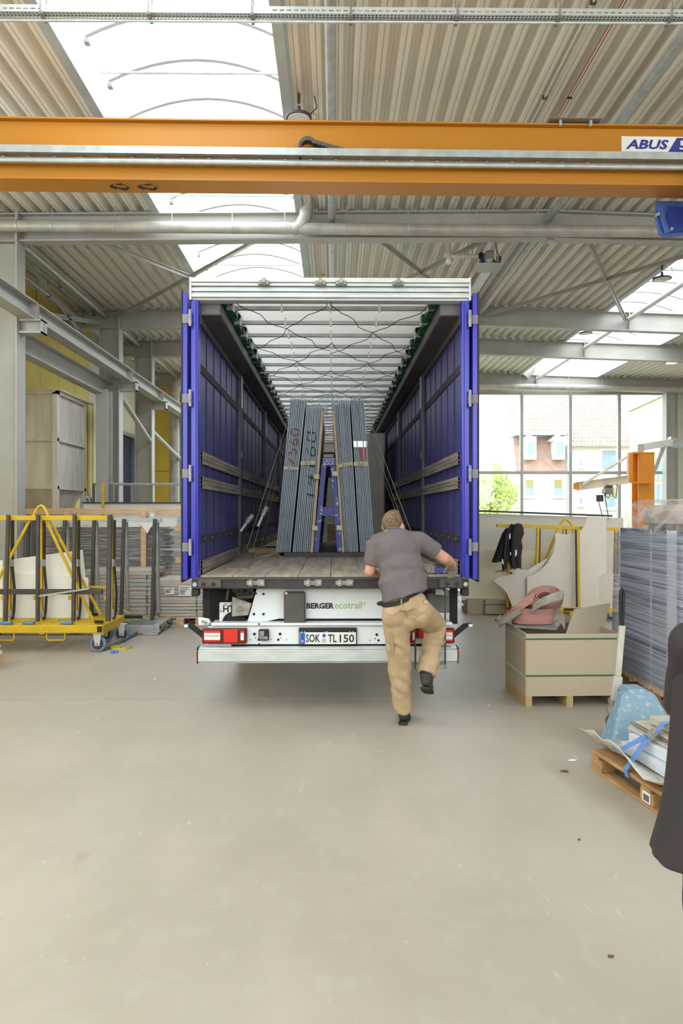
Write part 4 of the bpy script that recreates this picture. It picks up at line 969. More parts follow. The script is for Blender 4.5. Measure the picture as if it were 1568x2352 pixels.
for a, b, l in (((552, 1221), (580, 1182), 'nearer ratchet lever on the left lashing line'), ((592, 1209), (613, 1163), 'farther ratchet lever on the left lashing line')):
    y = 8.9 if a[0] < 560 else 9.1
    A, B = P(*a, y), P(*b, y); t = thing('ratchet', l, 'ratchet', A)
    MB().bar(A, A+(B-A)*.6, .035, .03).build('lever', M['galv'], t, bevel=.004)
    MB().bar(A+(B-A)*.5, B, .06, .05).build('ratchet_body', M['latch'], t, bevel=.008)
    MB().tube(A+(B-A)*.78+V((-.05, 0, 0)), A+(B-A)*.78+V((.05, 0, 0)), .025, n=10).build('spool', M['darksteel'], t)
    e = V((A.x-.1, y, BZ)); MB().ribbon([A+(B-A)*.6, A+V((.06, 0, -.1)), V((A.x+.05, y+.05, BZ+.2)), e], (0, .05, 0), .004).build('webbing', M['band'], t)
# boxes of straps by the right post
cx = P(1008, 1307, 6.95)
for i, (px, py, l) in enumerate(((1006, 1308, 'blue clamping bar lying at the right end of the lorry bed'), (1000, 1292, 'second metal clamping bar behind the blue one'))):
    y = 6.8+i*.2; a = P(px-26, py, y); b = P(px+28, py, y); z = BZ+.005
    t = thing('clamping_bar', l, 'bar', (a.x, y, z))
    MB().box(a.x+.06, b.x, y-.03, y+.03, z, z+.06).build('bar_body', M['frame_blue' if i == 0 else 'galv'], t, bevel=.005)
    MB().box(a.x, a.x+.07, y-.035, y+.035, z, z+.075).tube((a.x+.01, y-.05, z+.04), (a.x+.01, y+.05, z+.04), .03, n=10).build('bar_head', M['latch'], t, bevel=.005)
    MB().box(a.x+.09, b.x-.04, y-.032, y+.032, z+.061, z+.066).build('bar_cover', M['black'], t)
MB().path([P(1054, 1095, 7.2), P(1052, 1150, 7.0), P(1055, 1190, 6.95), P(1052, 1230, 6.95), P(1056, 1280, 6.9), P(1054, 1308, 6.85)], .007, 5).build('frayed_rope', M['strap_beige'], label='frayed pale cord hanging beside the right post', cat='cord', kind='thing')
# ================================================================ left side of the hall
M['yel'] = mat('yellow_frame_paint', (214, 178, 40), .45, var=.08, scale=8)
M['pad'] = mat('black_rubber_facing', (78, 72, 68), .7, var=.15, scale=6)
M['bluepad'] = mat('blue_foam', (96, 140, 206), .7)
M['slabwhite'] = mat('white_quartz', (246, 244, 238), .35, var=.02)
M['tapegrey'] = mat('duct_tape', (168, 164, 158), .35, .2, var=.15, scale=30)
M['timber'] = mat('fresh_timber', (218, 182, 144), .6, var=.12, scale=4, stretch=(1, 6, 6))
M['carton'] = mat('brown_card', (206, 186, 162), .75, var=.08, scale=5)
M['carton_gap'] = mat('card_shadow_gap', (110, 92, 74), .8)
M['strapgreen'] = mat('green_band', (60, 92, 66), .45)
M['strapclear'] = mat('pale_band', (176, 196, 186), .4)
M['siloside'] = mat('dusty_silo_steel', (206, 200, 188), .5, .05, var=.12, scale=2, stretch=(3, 3, .6))
M['castergrey'] = mat('caster_tyre', (112, 134, 172), .6)
M['wheelcore'] = mat('caster_core', (70, 60, 58), .6)
M['yellowstrap'] = mat('yellow_strap', (212, 198, 50), .7)
M['jackgrey0'] = mat('fork_zinc', (206, 206, 200), .4, .1, var=.06)
# ---- silo
si = thing('silo_hopper', 'grey steel hopper silo with frame ribs at the yellow wall', 'silo', (-5.75, 14.4, 0))
sx0, sx1, sy0, sy1 = -6.12, -5.32, 13.85, 15.35; zt, zm, zb2 = 4.12, 3.22, 2.3
MB().box(sx0, sx1, sy0, sy1, zb2, zt).build('silo_body', M['siloside'], si)
MB().add([(sx0, sy0, zb2), (sx1, sy0, zb2), (sx1, sy1, zb2), (sx0, sy1, zb2), (sx0+.3, sy0+.55, 1.4), (sx1-.3, sy0+.55, 1.4), (sx1-.3, sy1-.55, 1.4), (sx0+.3, sy1-.55, 1.4)],
         [(0, 1, 2, 3), (4, 5, 6, 7), (0, 1, 5, 4), (1, 2, 6, 5), (2, 3, 7, 6), (3, 0, 4, 7)]).build('hopper_cone', M['siloside'], si)
for x in (sx0, sx1):
    for y in (sy0, sy1): MB().box(x-.06, x+.04, y-.06, y+.04, 0, zt).build('leg', M['siloside'], si)
for z, w in ((zt, .06), (zm, .05), (zb2, .04)):
    MB().box(sx0-.06, sx1+w, sy0-w, sy0, z-.03, z+.03).box(sx1, sx1+w, sy0-w, sy1+.06, z-.03, z+.03).build('rib', M['siloside'], si)
MB().box(sx0-.08, sx1+.12, sy0-.1, sy1+.25, zt+.03, zt+.05).build('silo_lid', M['siloside'], si)
MB().tube((-5.75, 14.6, 1.4), (-5.75, 14.6, .9), .14, n=16).build('outlet', M['galv'], si, True)
MB().path([(-5.25, 15.6, 1.2), (-5.25, 15.6, 2.0), (-5.3, 15.55, 2.15), (-5.45, 15.5, 2.1)], .07, 10).build('hose', M['galv'], si, True)
# ---- A frame trolley
def castor(par, c, r, sw=0):
    c = V(c); f = MB().lathe(c, [(r, -.022), (r*1.0, .022)], 26, (0, 1, 0)); f2 = MB().lathe(c, [(r*.7, -.028), (r*.7, .028), (r*.3, .03)], 20, (0, 1, 0))
    k = f.build('castor_tyre', M['castergrey'], par, True, .006); f2.build('castor_core', M['wheelcore'], k, True)
    g = MB()
    for d in (-.045, .037): g.prism([c+V((-r*.5, d, r*1.25)), c+V((r*.5, d, r*1.25)), c+V((.03, d, -.025)), c+V((-.03, d, -.025))], (0, .008, 0))
    g.box(c.x-.06, c.x+.06, c.y-.05, c.y+.05, c.z+r*1.22, c.z+r*1.36).build('castor_fork', M['jackgrey0'], k, bevel=.002)
    MB().tube(c+V((0, -.055, 0)), c+V((0, .055, 0)), .014, n=8).build('axle_bolt', M['latch'], k)
YA = 9.4
def ax(px, y=YA): return P(px, 1400, y).x
def az(py, y=YA): return CH-(py-1176)/F*y
tl = thing('slab_trolley', 'yellow A frame slab trolley with black facings and blue castors', 'trolley', (ax(100), YA+.45, 0))
xr = ax(238); xl = xr-2.35; z0, z1 = az(1452), az(1435)
MB().box(xl, xr, YA-.03, YA+.03, z0, z1).build('base_rail', M['yel'], tl, bevel=.004)
MB().box(xl, xr, YA+.87, YA+.93, z0, z1).build('base_rail', M['yel'], tl, bevel=.004)
for y in (YA+.16, YA+.34, YA+.58, YA+.75): MB().box(xl, xr-.03, y-.025, y+.025, z0+.02, z1).build('base_rail', M['yel'], tl)
for x in (xl+.03, xl+.8, xl+1.55, xr-.03): MB().box(x-.028, x+.028, YA-.018, YA+.92, z0-.02, z1-.006).build('base_cross', M['yel'], tl)
MB().box(xr-.075, xr-.01, YA-.035, YA-.03, z0+.01, z1-.01).build('rail_cap', M['black'], tl)
castor(tl, (xr-.09, YA+.06, .105), .105); castor(tl, (xr+.02, YA+.76, .115), .105)
castor(tl, (xl+.15, YA+.06, .105), .105); castor(tl, (xl+.15, YA+.76, .105), .105); castor(tl, (xr-.22, YA+.8, .105), .1)
zt1 = az(1186, YA+.42); ztt = zt1
YT = YA+.42
tbm = MB().bar((xl, YT-.03, zt1-.02), (ax(258, YT), YT-.03, zt1-.02), .05, .065).build('top_beam', M['yel'], tl, bevel=.003)
for pt, pb, w in ((20, 2, .042), (88, 77, .042), (172, 160, .042), (253, 241, .058)):
    a = V((ax(pb), YA+.13, az(1430))); b = V((ax(pt, YT-.08), YT-.09, zt1+.02))
    MB().bar(a, b, w, .05, (0, 1, 0)).build('front_facing', M['pad'], tl, bevel=.003)
for px in (22, 95, 174, 256):
    y = YT+.12; x = ax(px, y); MB().box(x-.022, x+.022, y-.03, y+.03, z1-.04, zt1).build('upright', M['yel'], tl, bevel=.003)
    pts = [V((x+.045, y, zt1-.05)), V((x+.04, y, az(1300, y))), V((x+.07, y, az(1360, y))), V((x+.06, y, az(1400, y))), V((x+.04, y, z1))]
    MB().ribbon(pts, (0, .05, 0), .018).build('rubber_edge', M['black'], tl)
    for py in (1290, 1405): MB().box(x-.03, x+.05, y-.036, y+.036, az(py+11, y), az(py-6, y)).build('tape_wrap', M['tapegrey'], tl, bevel=.008)
    MB().box(x-.08, x, y-.07, y-.03, az(1376, y), az(1366, y)).build('upright_bracket', M['yel'], tl)
for px, pb in ((300, 275), (-8, -14)):
    pass
for a, b in (((70, 1192), (-6, 1335)), ((104, 1192), (217, 1431)), ((113, 1192), (232, 1412))):
    y = YT+(0 if a[0] < 110 else .2); MB().bar(P(*a, y), P(*b, y), .035, .03, (0, 1, 0)).build('diagonal', M['yel'], tl, bevel=.003)
MB().path([P(75, 1188, YT), P(82, 1174, YT), P(88, 1164, YT), P(94, 1161, YT), P(100, 1164, YT), P(106, 1174, YT), P(112, 1188, YT)], .018, 8).build('lifting_eye', M['yel'], tl, True)
MB().bar(P(0, 1359, YA+.2), P(236, 1359, YA+.2), .04, .07).build('cross_bar', M['pad'], tl, bevel=.005)
MB().bar(P(-40, 1359, YA+.2), P(0, 1359, YA+.2), .04, .07).build('cross_bar', M['pad'], tl, bevel=.005)
MB().bar(P(90, 1369, YA+.17), P(205, 1352, YA+.17), .02, .022).build('clamp_bar', M['galv'], tl)
MB().bar(P(200, 1348, YA+.75), P(264, 1348, YA+.75), .03, .03).build('side_arm', M['yel'], tl)
for px in (-10, 107):
    a = P(px, 1452, YA); b = P(px+42, 1452, YA); z = az(1469)
    MB().path([a, V((a.x, YA, z+.02)), V((a.x+.015, YA, z)), V((b.x-.015, YA, z)), V((b.x, YA, z+.02)), b], .009, 6).build('stacking_loop', M['yel'], tl)
for px in (52, 140, 1):
    a = P(px, 1434, YA+.09); MB().box(a.x, a.x+.15, YA+.06, YA+.13, z1, z1+.035).build('foam_pad', M['bluepad'], tl, bevel=.008)
for px, y in ((228, YA+.1), (216, YA+.8)): a = P(px, 1430, y); MB().box(a.x-.06, a.x+.05, y-.02, y+.02, z1+.01, z1+.045).build('stop_bracket', M['black'], tl)
# white slabs on the trolley
def panel(name, pts, y, th, m, label, cat, group=None, lean=0):
    q = [P(px, py, y) for px, py in pts]; zmin = min(p.z for p in q); q = [p+V((0, (p.z-zmin)*lean, 0)) for p in q]
    return MB().prism(q, (0, th, 0)).build(name, M[m], label=label, cat=cat, group=group, kind='thing', bevel=.002)
zz = 1420
panel('white_slab', [(30, zz), (30, 1284), (189, 1263), (195, 1318), (196, zz)], 10.06, .02, 'slabwhite', 'white slab with a slanted top edge on the yellow trolley', 'slab')
panel('white_slab', [(28, zz), (28, 1315), (202, 1327), (204, zz)], 10.03, .02, 'slabwhite', 'lower white slab in front of the slanted one on the trolley', 'slab')
panel('white_slab', [(-60, zz), (-60, 1287), (6, 1287), (6, zz)], 10.04, .02, 'slabwhite', 'white slab at the very left end of the yellow trolley', 'slab')
# ---- galvanised rack behind
YG = 10.9
gk = thing('slab_rack', 'galvanised slab rack with black facings behind the yellow trolley', 'rack', P(280, 1450, YG))
def gz(py, y=YG): return CH-(py-1176)/F*y
gx0, gx1 = P(-20, 1400, YG).x, P(358, 1400, YG).x
MB().bar((gx0, YG+.35, gz(1195, YG+.35)), (gx1, YG+.35, gz(1195, YG+.35)), .06, .07).build('top_beam', M['galv'], gk)
for px in (67, 80, 150, 217, 285, 356):
    a = V((P(px-6, 1400, YG+.1).x, YG+.08, gz(1424, YG+.1))); b = V((P(px, 1400, YG+.3).x, YG+.28, gz(1192, YG+.3)))
    MB().bar(a, b, .05, .045, (0, 1, 0)).build('front_facing', M['pad'], gk, bevel=.003)
    x = P(px+6, 1400, YG+.45).x; MB().tube((x, YG+.5, .25), (x, YG+.42, gz(1195, YG+.4)), .03, n=10).build('upright', M['galv'], gk, True)
e = P(350, 1185, YG+.35); MB().box(e.x-.045, e.x+.045, YG+.34, YG+.36, e.z-.05, e.z+.05).build('lifting_lug', M['galv'], gk)
MB().tube((e.x, YG+.335, e.z+.01), (e.x, YG+.34, e.z+.01), .02, n=10).build('lug_hole', M['white'], gk)
for y in (YG-.15, YG+.35, YG+.85): MB().box(gx0, gx1+.1, y-.04, y+.04, gz(1447), gz(1432)).build('base_rail', M['galv'], gk, bevel=.003)
for x in (gx0+.05, gx0+1.3, gx1+.05): MB().box(x-.05, x+.05, YG-.2, YG+.9, gz(1440), gz(1430)).build('base_cross', M['galv'], gk, bevel=.003)
for x in (gx0+.1, gx1-.02):
    for y in (YG-.15, YG+.35, YG+.85): MB().box(x-.13, x+.1, y-.05, y+.05, 0, gz(1447)).build('foot', M['galv'], gk, bevel=.004)
for i, (px, py) in enumerate(((276, 1404), (300, 1421), (322, 1419), (285, 1428))):
    c = P(px, py, YG+.3); MB().ribbon([c+V((-.12, 0, 0)), c+V((-.04, .02, .03)), c+V((.05, -.02, .02)), c+V((.14, .02, -.03))], (0, .05, 0), .005).build('rack_strap', M['yellowstrap'], gk)
MB().box(P(270, 1, YG).x, P(322, 1, YG).x, YG+.05, YG+.15, gz(1421), gz(1416)).build('loose_bar', M['black'], gk)
# ---- loose steel tube and strap on the floor
a, b = G(240, 1494), G(312, 1459); a.z = b.z = .035
MB().bar(a, b, .06, .06).build('square_tube', M['steel_dark'], None, False, .008, label='dark square steel tube lying beside the front castor', cat='tube')
c = G(258, 1490); pts = [c+V((.1*math.cos(t*.5)+.012*t, .12*math.sin(t*.5), .012+.002*(t % 3))) for t in range(14)]
MB().ribbon(pts, (0, 0, .03), .006).build('strap_coil', M['yellowstrap'], label='yellow strap lying on the floor by the steel tube', cat='strap')
c = G(262, 1500); MB().bar(c+V((-.05, 0, .02)), c+V((.05, .02, .02)), .03, .03).tube(c+V((-.02, -.03, .02)), c+V((-.02, .05, .02)), .018, n=8).build('strap_buckle', M['bluepad'], label='small blue buckle lying in front of the yellow strap', cat='buckle')
# ---- timber crate with wrapped dark slabs
YC = 12.6
def cz(py, y=YC): return CH-(py-1176)/F*y
def cxx(px, y=YC): return P(px, 1200, y).x
k = thing('timber_crate', 'open timber crate frame holding wrapped dark slabs', 'crate', (cxx(250), YC+.5, 0))
MB().box(cxx(47), cxx(460), YC-.05, YC+.05, cz(1181), cz(1168)).build('crate_rail', M['timber'], k, bevel=.004)
MB().box(cxx(47), cxx(460), YC+.9, YC+1.0, cz(1181), cz(1168)).build('crate_rail', M['timber'], k, bevel=.004)
for px in (48, 150, 326, 452): MB().box(cxx(px), cxx(px+12), YC-.09, YC-.05, .0, cz(1172)).build('crate_post', M['timber'], k, bevel=.004)
for px in (47, 160, 330, 448): MB().box(cxx(px), cxx(px)+.1, YC+.05, YC+.95, cz(1182), cz(1173)).build('crate_cross', M['timber'], k)
MB().box(cxx(47), cxx(460), YC-.02, YC+.95, 0, .14).build('crate_floor', M['timber'], k)
for py in (1207, 1280): MB().box(cxx(404), cxx(425), YC-.05, YC+.02, cz(py+12), cz(py)).build('crate_block', M['timber'], k)
rr = random.Random(11)
nlay = 26; zlo, zhi = cz(1312), cz(1212)
M['darkplank'] = mat('dark_slab_edges', (140, 132, 122), .5, var=.3, scale=6, stretch=(1, 8, 8))
lay = MB()
for i in range(nlay):
    z = zlo+(zhi-zlo)*i/nlay; lay.box(cxx(96)+rr.uniform(0, .06), cxx(374)+rr.uniform(-.08, .03), YC+.08+rr.uniform(0, .04), YC+.85, z, z+(zhi-zlo)/nlay*.72)
lay.build('slab_layers', M['darkplank'], label='stack of thin dark grey slabs inside the timber crate', cat='slab', kind='stuff')
MB().box(cxx(100), cxx(370), YC+.1, YC+.8, .14, zlo).build('slab_bearer', M['carton'], label='plain carton base under the dark slab stack', cat='carton')
MB().box(cxx(98), cxx(404), YC+.06, YC+.9, zhi+.01, cz(1185)).build('white_cover', M['slabwhite'], label='white foam cover on top of the dark slab stack', cat='cover')
M['wrap'] = film('wrap_film', (.4, .6, 8), .52, .95)
MB().box(cxx(90), cxx(418), YC+.03, YC+.035, cz(1330), cz(1184)).build('wrap_film', M['wrap'], label='clear stretch film wound around the timber crate', cat='film', kind='thing')
MB().prism([P(318, 1196, YC-.1), P(355, 1196, YC-.1), P(338, 1226, YC-.1)], (0, .005, 0)).build('paper_pouch', M['slabwhite'], label='white paper pouch folded over the crate post', cat='pouch')
# white blocks behind the crate
panel('white_slab', [(192, 1420), (192, 1156), (470, 1157), (470, 1420)], 14.2, .3, 'slabwhite', 'big white slab block with a dark top edge behind the crate', 'slab')
MB().box(P(189, 1, 14.2).x, P(470, 1, 14.2).x, 14.15, 14.5, P(1, 1156, 14.2).z, P(1, 1154.5, 14.2).z+.01).build('edge_strip', M['darksteel'], label='dark strip along the top of the white slab block', cat='strip')
# ---- carton stacks on pallets
def cartons(name, label, px0, px1, py_top, yf, dep, labels, cols):
    x0, x1 = P(px0, 1400, yf).x, P(px1, 1400, yf).x; zt = CH-(py_top-1176)/F*yf; r = thing(name, label, 'pallet', ((x0+x1)/2, yf+dep/2, 0), 'wrapped carton pallets')
    pal(r, x0, x1, yf, yf+dep)
    n = 11; z0 = .15; h = (zt-z0)/n; rr = random.Random(px0)
    for i in range(n):
        mb = MB(); o = rr.uniform(-.008, .008)
        if i < n-1 and i % 1 == 0:
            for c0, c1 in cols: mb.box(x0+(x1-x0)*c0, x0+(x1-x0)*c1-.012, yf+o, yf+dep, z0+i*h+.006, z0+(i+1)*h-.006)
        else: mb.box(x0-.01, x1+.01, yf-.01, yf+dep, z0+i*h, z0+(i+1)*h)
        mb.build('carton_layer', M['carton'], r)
    MB().box(x0+.03, x1-.03, yf+.03, yf+dep-.02, z0, zt-.02).build('carton_gap_shade', M['carton_gap'], r)  # darker card colour paints the shade in the gaps between cartons
    for f in (.22, .45, .68, .9):
        z = z0+(zt-z0)*f; MB().box(x0-.004, x1+.004, yf-.014, yf-.01, z, z+.018).build('band', M['strapclear'], r)
    MB().box(x0-.015, x1+.015, yf-.022, yf-.02, z0-.02, zt+.02).box(x0-.015, x1+.015, yf-.02, yf+dep, zt+.012, zt+.014).build('pallet_film', M['wrap'], r)
    for a, b, c, d in labels:
        p = P(a, c, yf-.03); q = P(b, d, yf-.03); s = MB().box(p.x, q.x, yf-.03, yf-.026, q.z, p.z).build('shipping_label', M['white'], r)
        bb = MB(); w = q.x-p.x
        for i in range(9): bb.box(p.x+w*(.08+i*.045), p.x+w*(.08+i*.045)+w*.02, yf-.032, yf-.03, q.z+.02, q.z+(p.z-q.z)*.55)
        for i in range(3): bb.box(p.x+w*.08, p.x+w*(.8-.1*i), yf-.032, yf-.03, p.z-.03-.025*i, p.z-.022-.025*i)
        bb.build('label_print', M['text_dark'], s)
    return r
def pal(r, x0, x1, y0, y1, top=5, m='timber'):
    for i in range(top):
        w = (y1-y0)/top; MB().box(x0, x1, y0+i*w+.008, y0+(i+1)*w-.008, .122, .144).build('deck_board', M[m], r)
    for x in (x0+.06, (x0+x1)/2, x1-.06):
        for y in (y0+.06, (y0+y1)/2, y1-.06): MB().box(x-.06, x+.06, y-.055, y+.055, .022, .122).build('pallet_block', M[m], r)
    for y in (y0+.06, (y0+y1)/2, y1-.06): MB().box(x0, x1, y-.05, y+.05, 0, .022).build('bottom_board', M[m], r)
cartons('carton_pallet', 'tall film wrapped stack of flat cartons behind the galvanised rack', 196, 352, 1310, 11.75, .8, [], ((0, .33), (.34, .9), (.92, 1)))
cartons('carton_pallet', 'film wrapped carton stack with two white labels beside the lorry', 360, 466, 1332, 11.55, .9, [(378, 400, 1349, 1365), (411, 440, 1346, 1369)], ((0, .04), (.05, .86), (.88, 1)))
c = P(398, 1433, 11.5); MB().ball((c.x, 11.62, .06), (.1, .06, .055), 10).ball((c.x+.07, 11.6, .05), (.06, .05, .05), 8).build('film_bunch', M['foil'], None, True, label='crumpled film bunch under the labelled carton pallet', cat='film', kind='thing')
# ---- railing and far posts
rl = thing('guard_railing', 'thin galvanised guard railing behind the white block', 'railing', (P(310, 1112, 16).x, 15.6, 0))
y = 15.6; xa, xb_ = P(214, 1, y).x, P(440, 1, y).x; z = P(1, 1112, y).z
MB().tube((xa, y, z), (xb_, y, z), .028, n=8).build('top_rail', M['galv'], rl, True)
MB().tube((xa, y, .95), (xb_, y, .95), .022, n=8).build('middle_rail', M['galv'], rl, True)
for px in (215, 259, 303, 348, 392, 436): x = P(px, 1, y).x; MB().box(x-.025, x+.025, y-.02, y+.02, 0, z).build('post', M['steel_dark'], rl)
MB().bar(P(226, 1116, y), P(252, 1155, y), .03, .02).build('stay', M['galv'], rl)
p = P(236, 1108, 13.9)
MB().path([(p.x, 13.9, 0), (p.x, 13.9, p.z-.08), (p.x+.02, 13.9, p.z)], .03, 8).build('yellow_post', M['yel'], None, True, label='thin yellow upright in front of the guard railing', cat='post')
# ---- sheets stack at the left edge
st = thing('sheet_stack', 'wrapped stack of pale sheets on a pallet at the left edge', 'stack', (-4.3, 8.4, 0))
xe = P(8, 1, 8.62).x
pal(st, xe-.9, xe, 8.25, 8.62)
rr = random.Random(2)
for i in range(12): MB().box(xe-.88, xe-.012-.004*i+rr.uniform(-.012, .01), 8.27, 8.6, .146+i*.019, .146+(i+1)*.019-.002).build('sheet', M['slabwhite'], st)

# ================================================================ right side of the hall
M['osb'] = mat('particle_board', (180, 166, 143), .65, var=.1, scale=90, detail=2)
M['osb_edge'] = mat('particle_edge', (180, 156, 114), .75, var=.3, scale=140, detail=2)
M['stonegrey'] = mat('speckled_stone', (214, 207, 194), .5, var=.08, scale=70, detail=3)
M['cream'] = mat('cream_slab', (232, 226, 196), .35, var=.03)
M['palewhite'] = mat('pale_sanded_slab', (226, 218, 206), .45, var=.03, scale=4)
M['sling_red'] = mat('red_webbing', (172, 126, 116), .8, var=.12, scale=5, stretch=(1, 1, 10))
M['sling_grey'] = mat('grey_webbing_end', (150, 146, 132), .8, var=.2, scale=9)
M['jacket'] = mat('black_jacket', (44, 41, 40), .75, var=.15, scale=8)
M['reflect'] = mat('reflective_patch', (232, 236, 238), .3)
# ---- particle board crate
RC = Matrix.Rotation(R(-1.5), 3, 'Z')
bxr = thing('board_crate', 'open particle board crate with two green straps', 'crate', (1.80, 6.72, 0))
bw, bd2, bh, bz = .9, .72, .585, .1
B0 = V((1.80, 6.72, 0))
def bb(x0, x1, y0, y1, z0, z1): return MB().box(B0.x+x0, B0.x+x1, B0.y+y0, B0.y+y1, z0, z1)
bb(0, bw, 0, .02, bz, bz+bh).build('front_board', M['osb'], bxr)
bb(0, bw, bd2-.02, bd2, bz, bz+bh).build('back_board', M['osb'], bxr)
bb(-.001, .02, .02, bd2-.02, bz, bz+bh-.0).build('side_board', M['osb'], bxr)
bb(bw-.02, bw, .02, bd2-.02, bz, bz+bh).build('side_board', M['osb'], bxr)
bb(.02, bw-.02, .02, bd2-.02, bz, bz+.02).build('crate_floor', M['osb'], bxr)
bb(-.003, .012, -.003, .001, bz, bz+bh).build('raw_edge', M['osb_edge'], bxr)
for x in (0, .39, bw-.06): bb(x, x+.06, .0, bd2, 0, bz).build('skid', M['osb_edge'], bxr)
for z in (bz+bh-.055, bz+.185):
    bb(-.004, bw+.004, -.004, 0, z, z+.014).build('strap', M['strapgreen'], bxr)
    bb(-.005, -.001, 0, bd2, z-.012, z+.012).build('strap', M['strapclear'], bxr)
bxr.rotation_euler.z = R(1.5)
# leaning board in the crate
q = [P(1288, 1460, 6.85), P(1318, 1401, 7.12), P(1402, 1387, 7.35), P(1378, 1462, 7.05)]
MB().prism([q[0]+V((0, 0, -.12)), q[1], q[2], q[3]+V((-.02, 0, -.12))], (.004, .018, .006)).build('loose_board', M['osb'], label='cut particle board leaning out of the crate', cat='board')
# plate over the crate corner and coiled slings
gp = [P(1136, 1428, 7.5), P(1180, 1440, 7.05), P(1278, 1443, 6.9), P(1292, 1424, 7.3), P(1215, 1416, 7.7)]
zc = bz+bh+.0
gp = [V((p.x, p.y, zc+.006)) for p in gp]
MB().prism(gp, (0, 0, .022)).build('cover_plate', M['steel_dark'], label='dark grey sheet laid over the crate corner', cat='sheet', kind='thing')
zc += .03
def coil(c, r0, r1, turns, w, rz_, M_, tilt=None):
    pts = []
    n = int(turns*18)
    for i in range(n+1):
        a = 2*math.pi*i/18; r = r0+(r1-r0)*i/n; pts.append(V((r*math.cos(a)*1.15, r*math.sin(a)*.75, 0)))
    if tilt: pts = [tilt @ p for p in pts]
    return [V(c)+p for p in pts]
sl1 = thing('lifting_sling', 'lower coil of wide red webbing sling on the crate', 'sling', P(1222, 1440, 7.2))
c = P(1222, 1420, 7.2); c.z = zc+.08
MB().ribbon(coil(c, .09, .185, 4, 0, 0, 0), (0, 0, .15), .014).build('webbing', M['sling_red'], sl1, True)
MB().ribbon([c+V((.2, -.03, .0)), c+V((.24, -.06, .02)), c+V((.27, -.12, -.02)), c+V((.28, -.15, -.065))], (.02, .05, .12), .012).build('sling_end', M['sling_grey'], sl1, True)
sl2 = thing('lifting_sling', 'upper tilted coil of red sling with a grey tail', 'sling', P(1245, 1400, 7.2))
c2 = P(1249, 1377, 7.2); T = Matrix.Rotation(R(-12), 3, 'Y') @ Matrix.Rotation(R(48), 3, 'X')
MB().ribbon(coil(c2, .06, .165, 5, 0, 0, 0, T), T @ V((0, 0, .15)), .014).build('webbing', M['sling_red'], sl2, True)
w = T @ V((0, 0, .13))
MB().ribbon([P(1292, 1366, 7.0), P(1270, 1372, 6.98), P(1245, 1382, 6.98), P(1230, 1392, 7.0), P(1222, 1400, 7.02)], (.03, .02, .09), .012).build('sling_tail', M['sling_grey'], sl2, True)
MB().ribbon([P(1225, 1372, 7.12), P(1205, 1384, 7.1), P(1185, 1400, 7.1), P(1165, 1418, 7.15), P(1147, 1430, 7.2)], (.02, .03, .1), .012).build('sling_tail', M['sling_red'], sl2, True)
MB().ribbon([P(1195, 1402, 7.05), P(1175, 1416, 7.08), P(1150, 1429, 7.15), P(1143, 1424, 7.2), P(1150, 1418, 7.2)], (0, .02, .06), .02).build('sling_eye', M['sling_grey'], sl2, True)
# ---- slabs against the window wall side
panel('stone_sheet', [(1060, 1420), (1060, 1178), (1431, 1190), (1431, 1420)], 13.6, .03, 'stonegrey', 'wide speckled grey stone slab standing below the window', 'slab')
MB().bar(P(1060, 1172, 13.55), P(1405, 1185, 13.55), .06, .035).build('slab_clamp_rail', M['darksteel'], label='dark rail along the top of the wide grey slab', cat='rail', kind='thing')
c2s = thing('board_crate', 'low particle board crate at the lorry side under the cream slab', 'crate', P(1112, 1413, 12.7))
a, b = P(1076, 1413, 12.7), P(1164, 1413, 12.7)
MB().box(a.x+.3, b.x, 12.72, 13.4, 0.02, P(1, 1380, 12.7).z).build('crate_box', M['osb'], c2s)
MB().box(a.x, a.x+.3, 12.8, 13.4, 0.02, P(1, 1380, 12.7).z).build('crate_box', M['osb'], c2s)
MB().box(a.x+.3, b.x+.002, 12.715, 12.72, P(1, 1392, 12.7).z, P(1, 1390, 12.7).z).build('strap', M['strapgreen'], c2s)
MB().box(a.x, b.x, 12.8, 13.3, 0, .02).build('skid', M['osb_edge'], c2s)
cs = panel('cream_slab', [(1060, 1379), (1060, 1262), (1290, 1266), (1290, 1379)], 12.95, .025, 'cream', 'cream slab with printed lettering behind the hanging jacket', 'slab')
o = P(1138, 1314, 12.945); lettering('LAMINAM', o, (P(1163, 1, 12.945).x-o.x, 0, 0), (0, 0, .035), M['text_dark'], cs, 'print')
# ---- yellow rack with cut slabs
YK = 12.2
rk = thing('slab_rack', 'yellow slab rack behind the crate with cut pale slabs', 'rack', P(1300, 1410, YK))
def kp(px, py, y=YK+.3): return P(px, py, y)
MB().bar(kp(1140, 1207), kp(1419, 1215), .06, .06).build('top_beam', M['yel'], rk, bevel=.003)
for px in (1168, 1233, 1293, 1412):
    a, b = kp(px-3, 1395), kp(px+2, 1212); MB().bar(a, b, .045, .05, (0, 1, 0)).build('upright', M['yel'], rk, bevel=.003)
    MB().bar(kp(px+3, 1395), kp(px+6, 1212), .03, .03, (0, 1, 0)).build('rubber_edge', M['pad'], rk)
MB().bar(P(1328.5, 1395, YK-.02), P(1326, 1216, YK-.02), .045, .05, (0, 1, 0)).build('front_post', M['yel'], rk, bevel=.003)
MB().bar(P(1324.5, 1395, YK-.02), P(1322, 1216, YK-.02), .02, .05, (0, 1, 0)).build('rubber_edge', M['pad'], rk)
for a, b in (((1282, 1212), (1235, 1330)), ((1312, 1212), (1330, 1260))): MB().bar(kp(*a), kp(*b), .04, .03, (0, 1, 0)).build('diagonal', M['yel'], rk)
MB().path([kp(1283, 1210), kp(1290, 1198), kp(1297, 1192), kp(1303, 1194), kp(1310, 1202), kp(1317, 1212)], .022, 8).build('lifting_eye', M['yel'], rk, True)
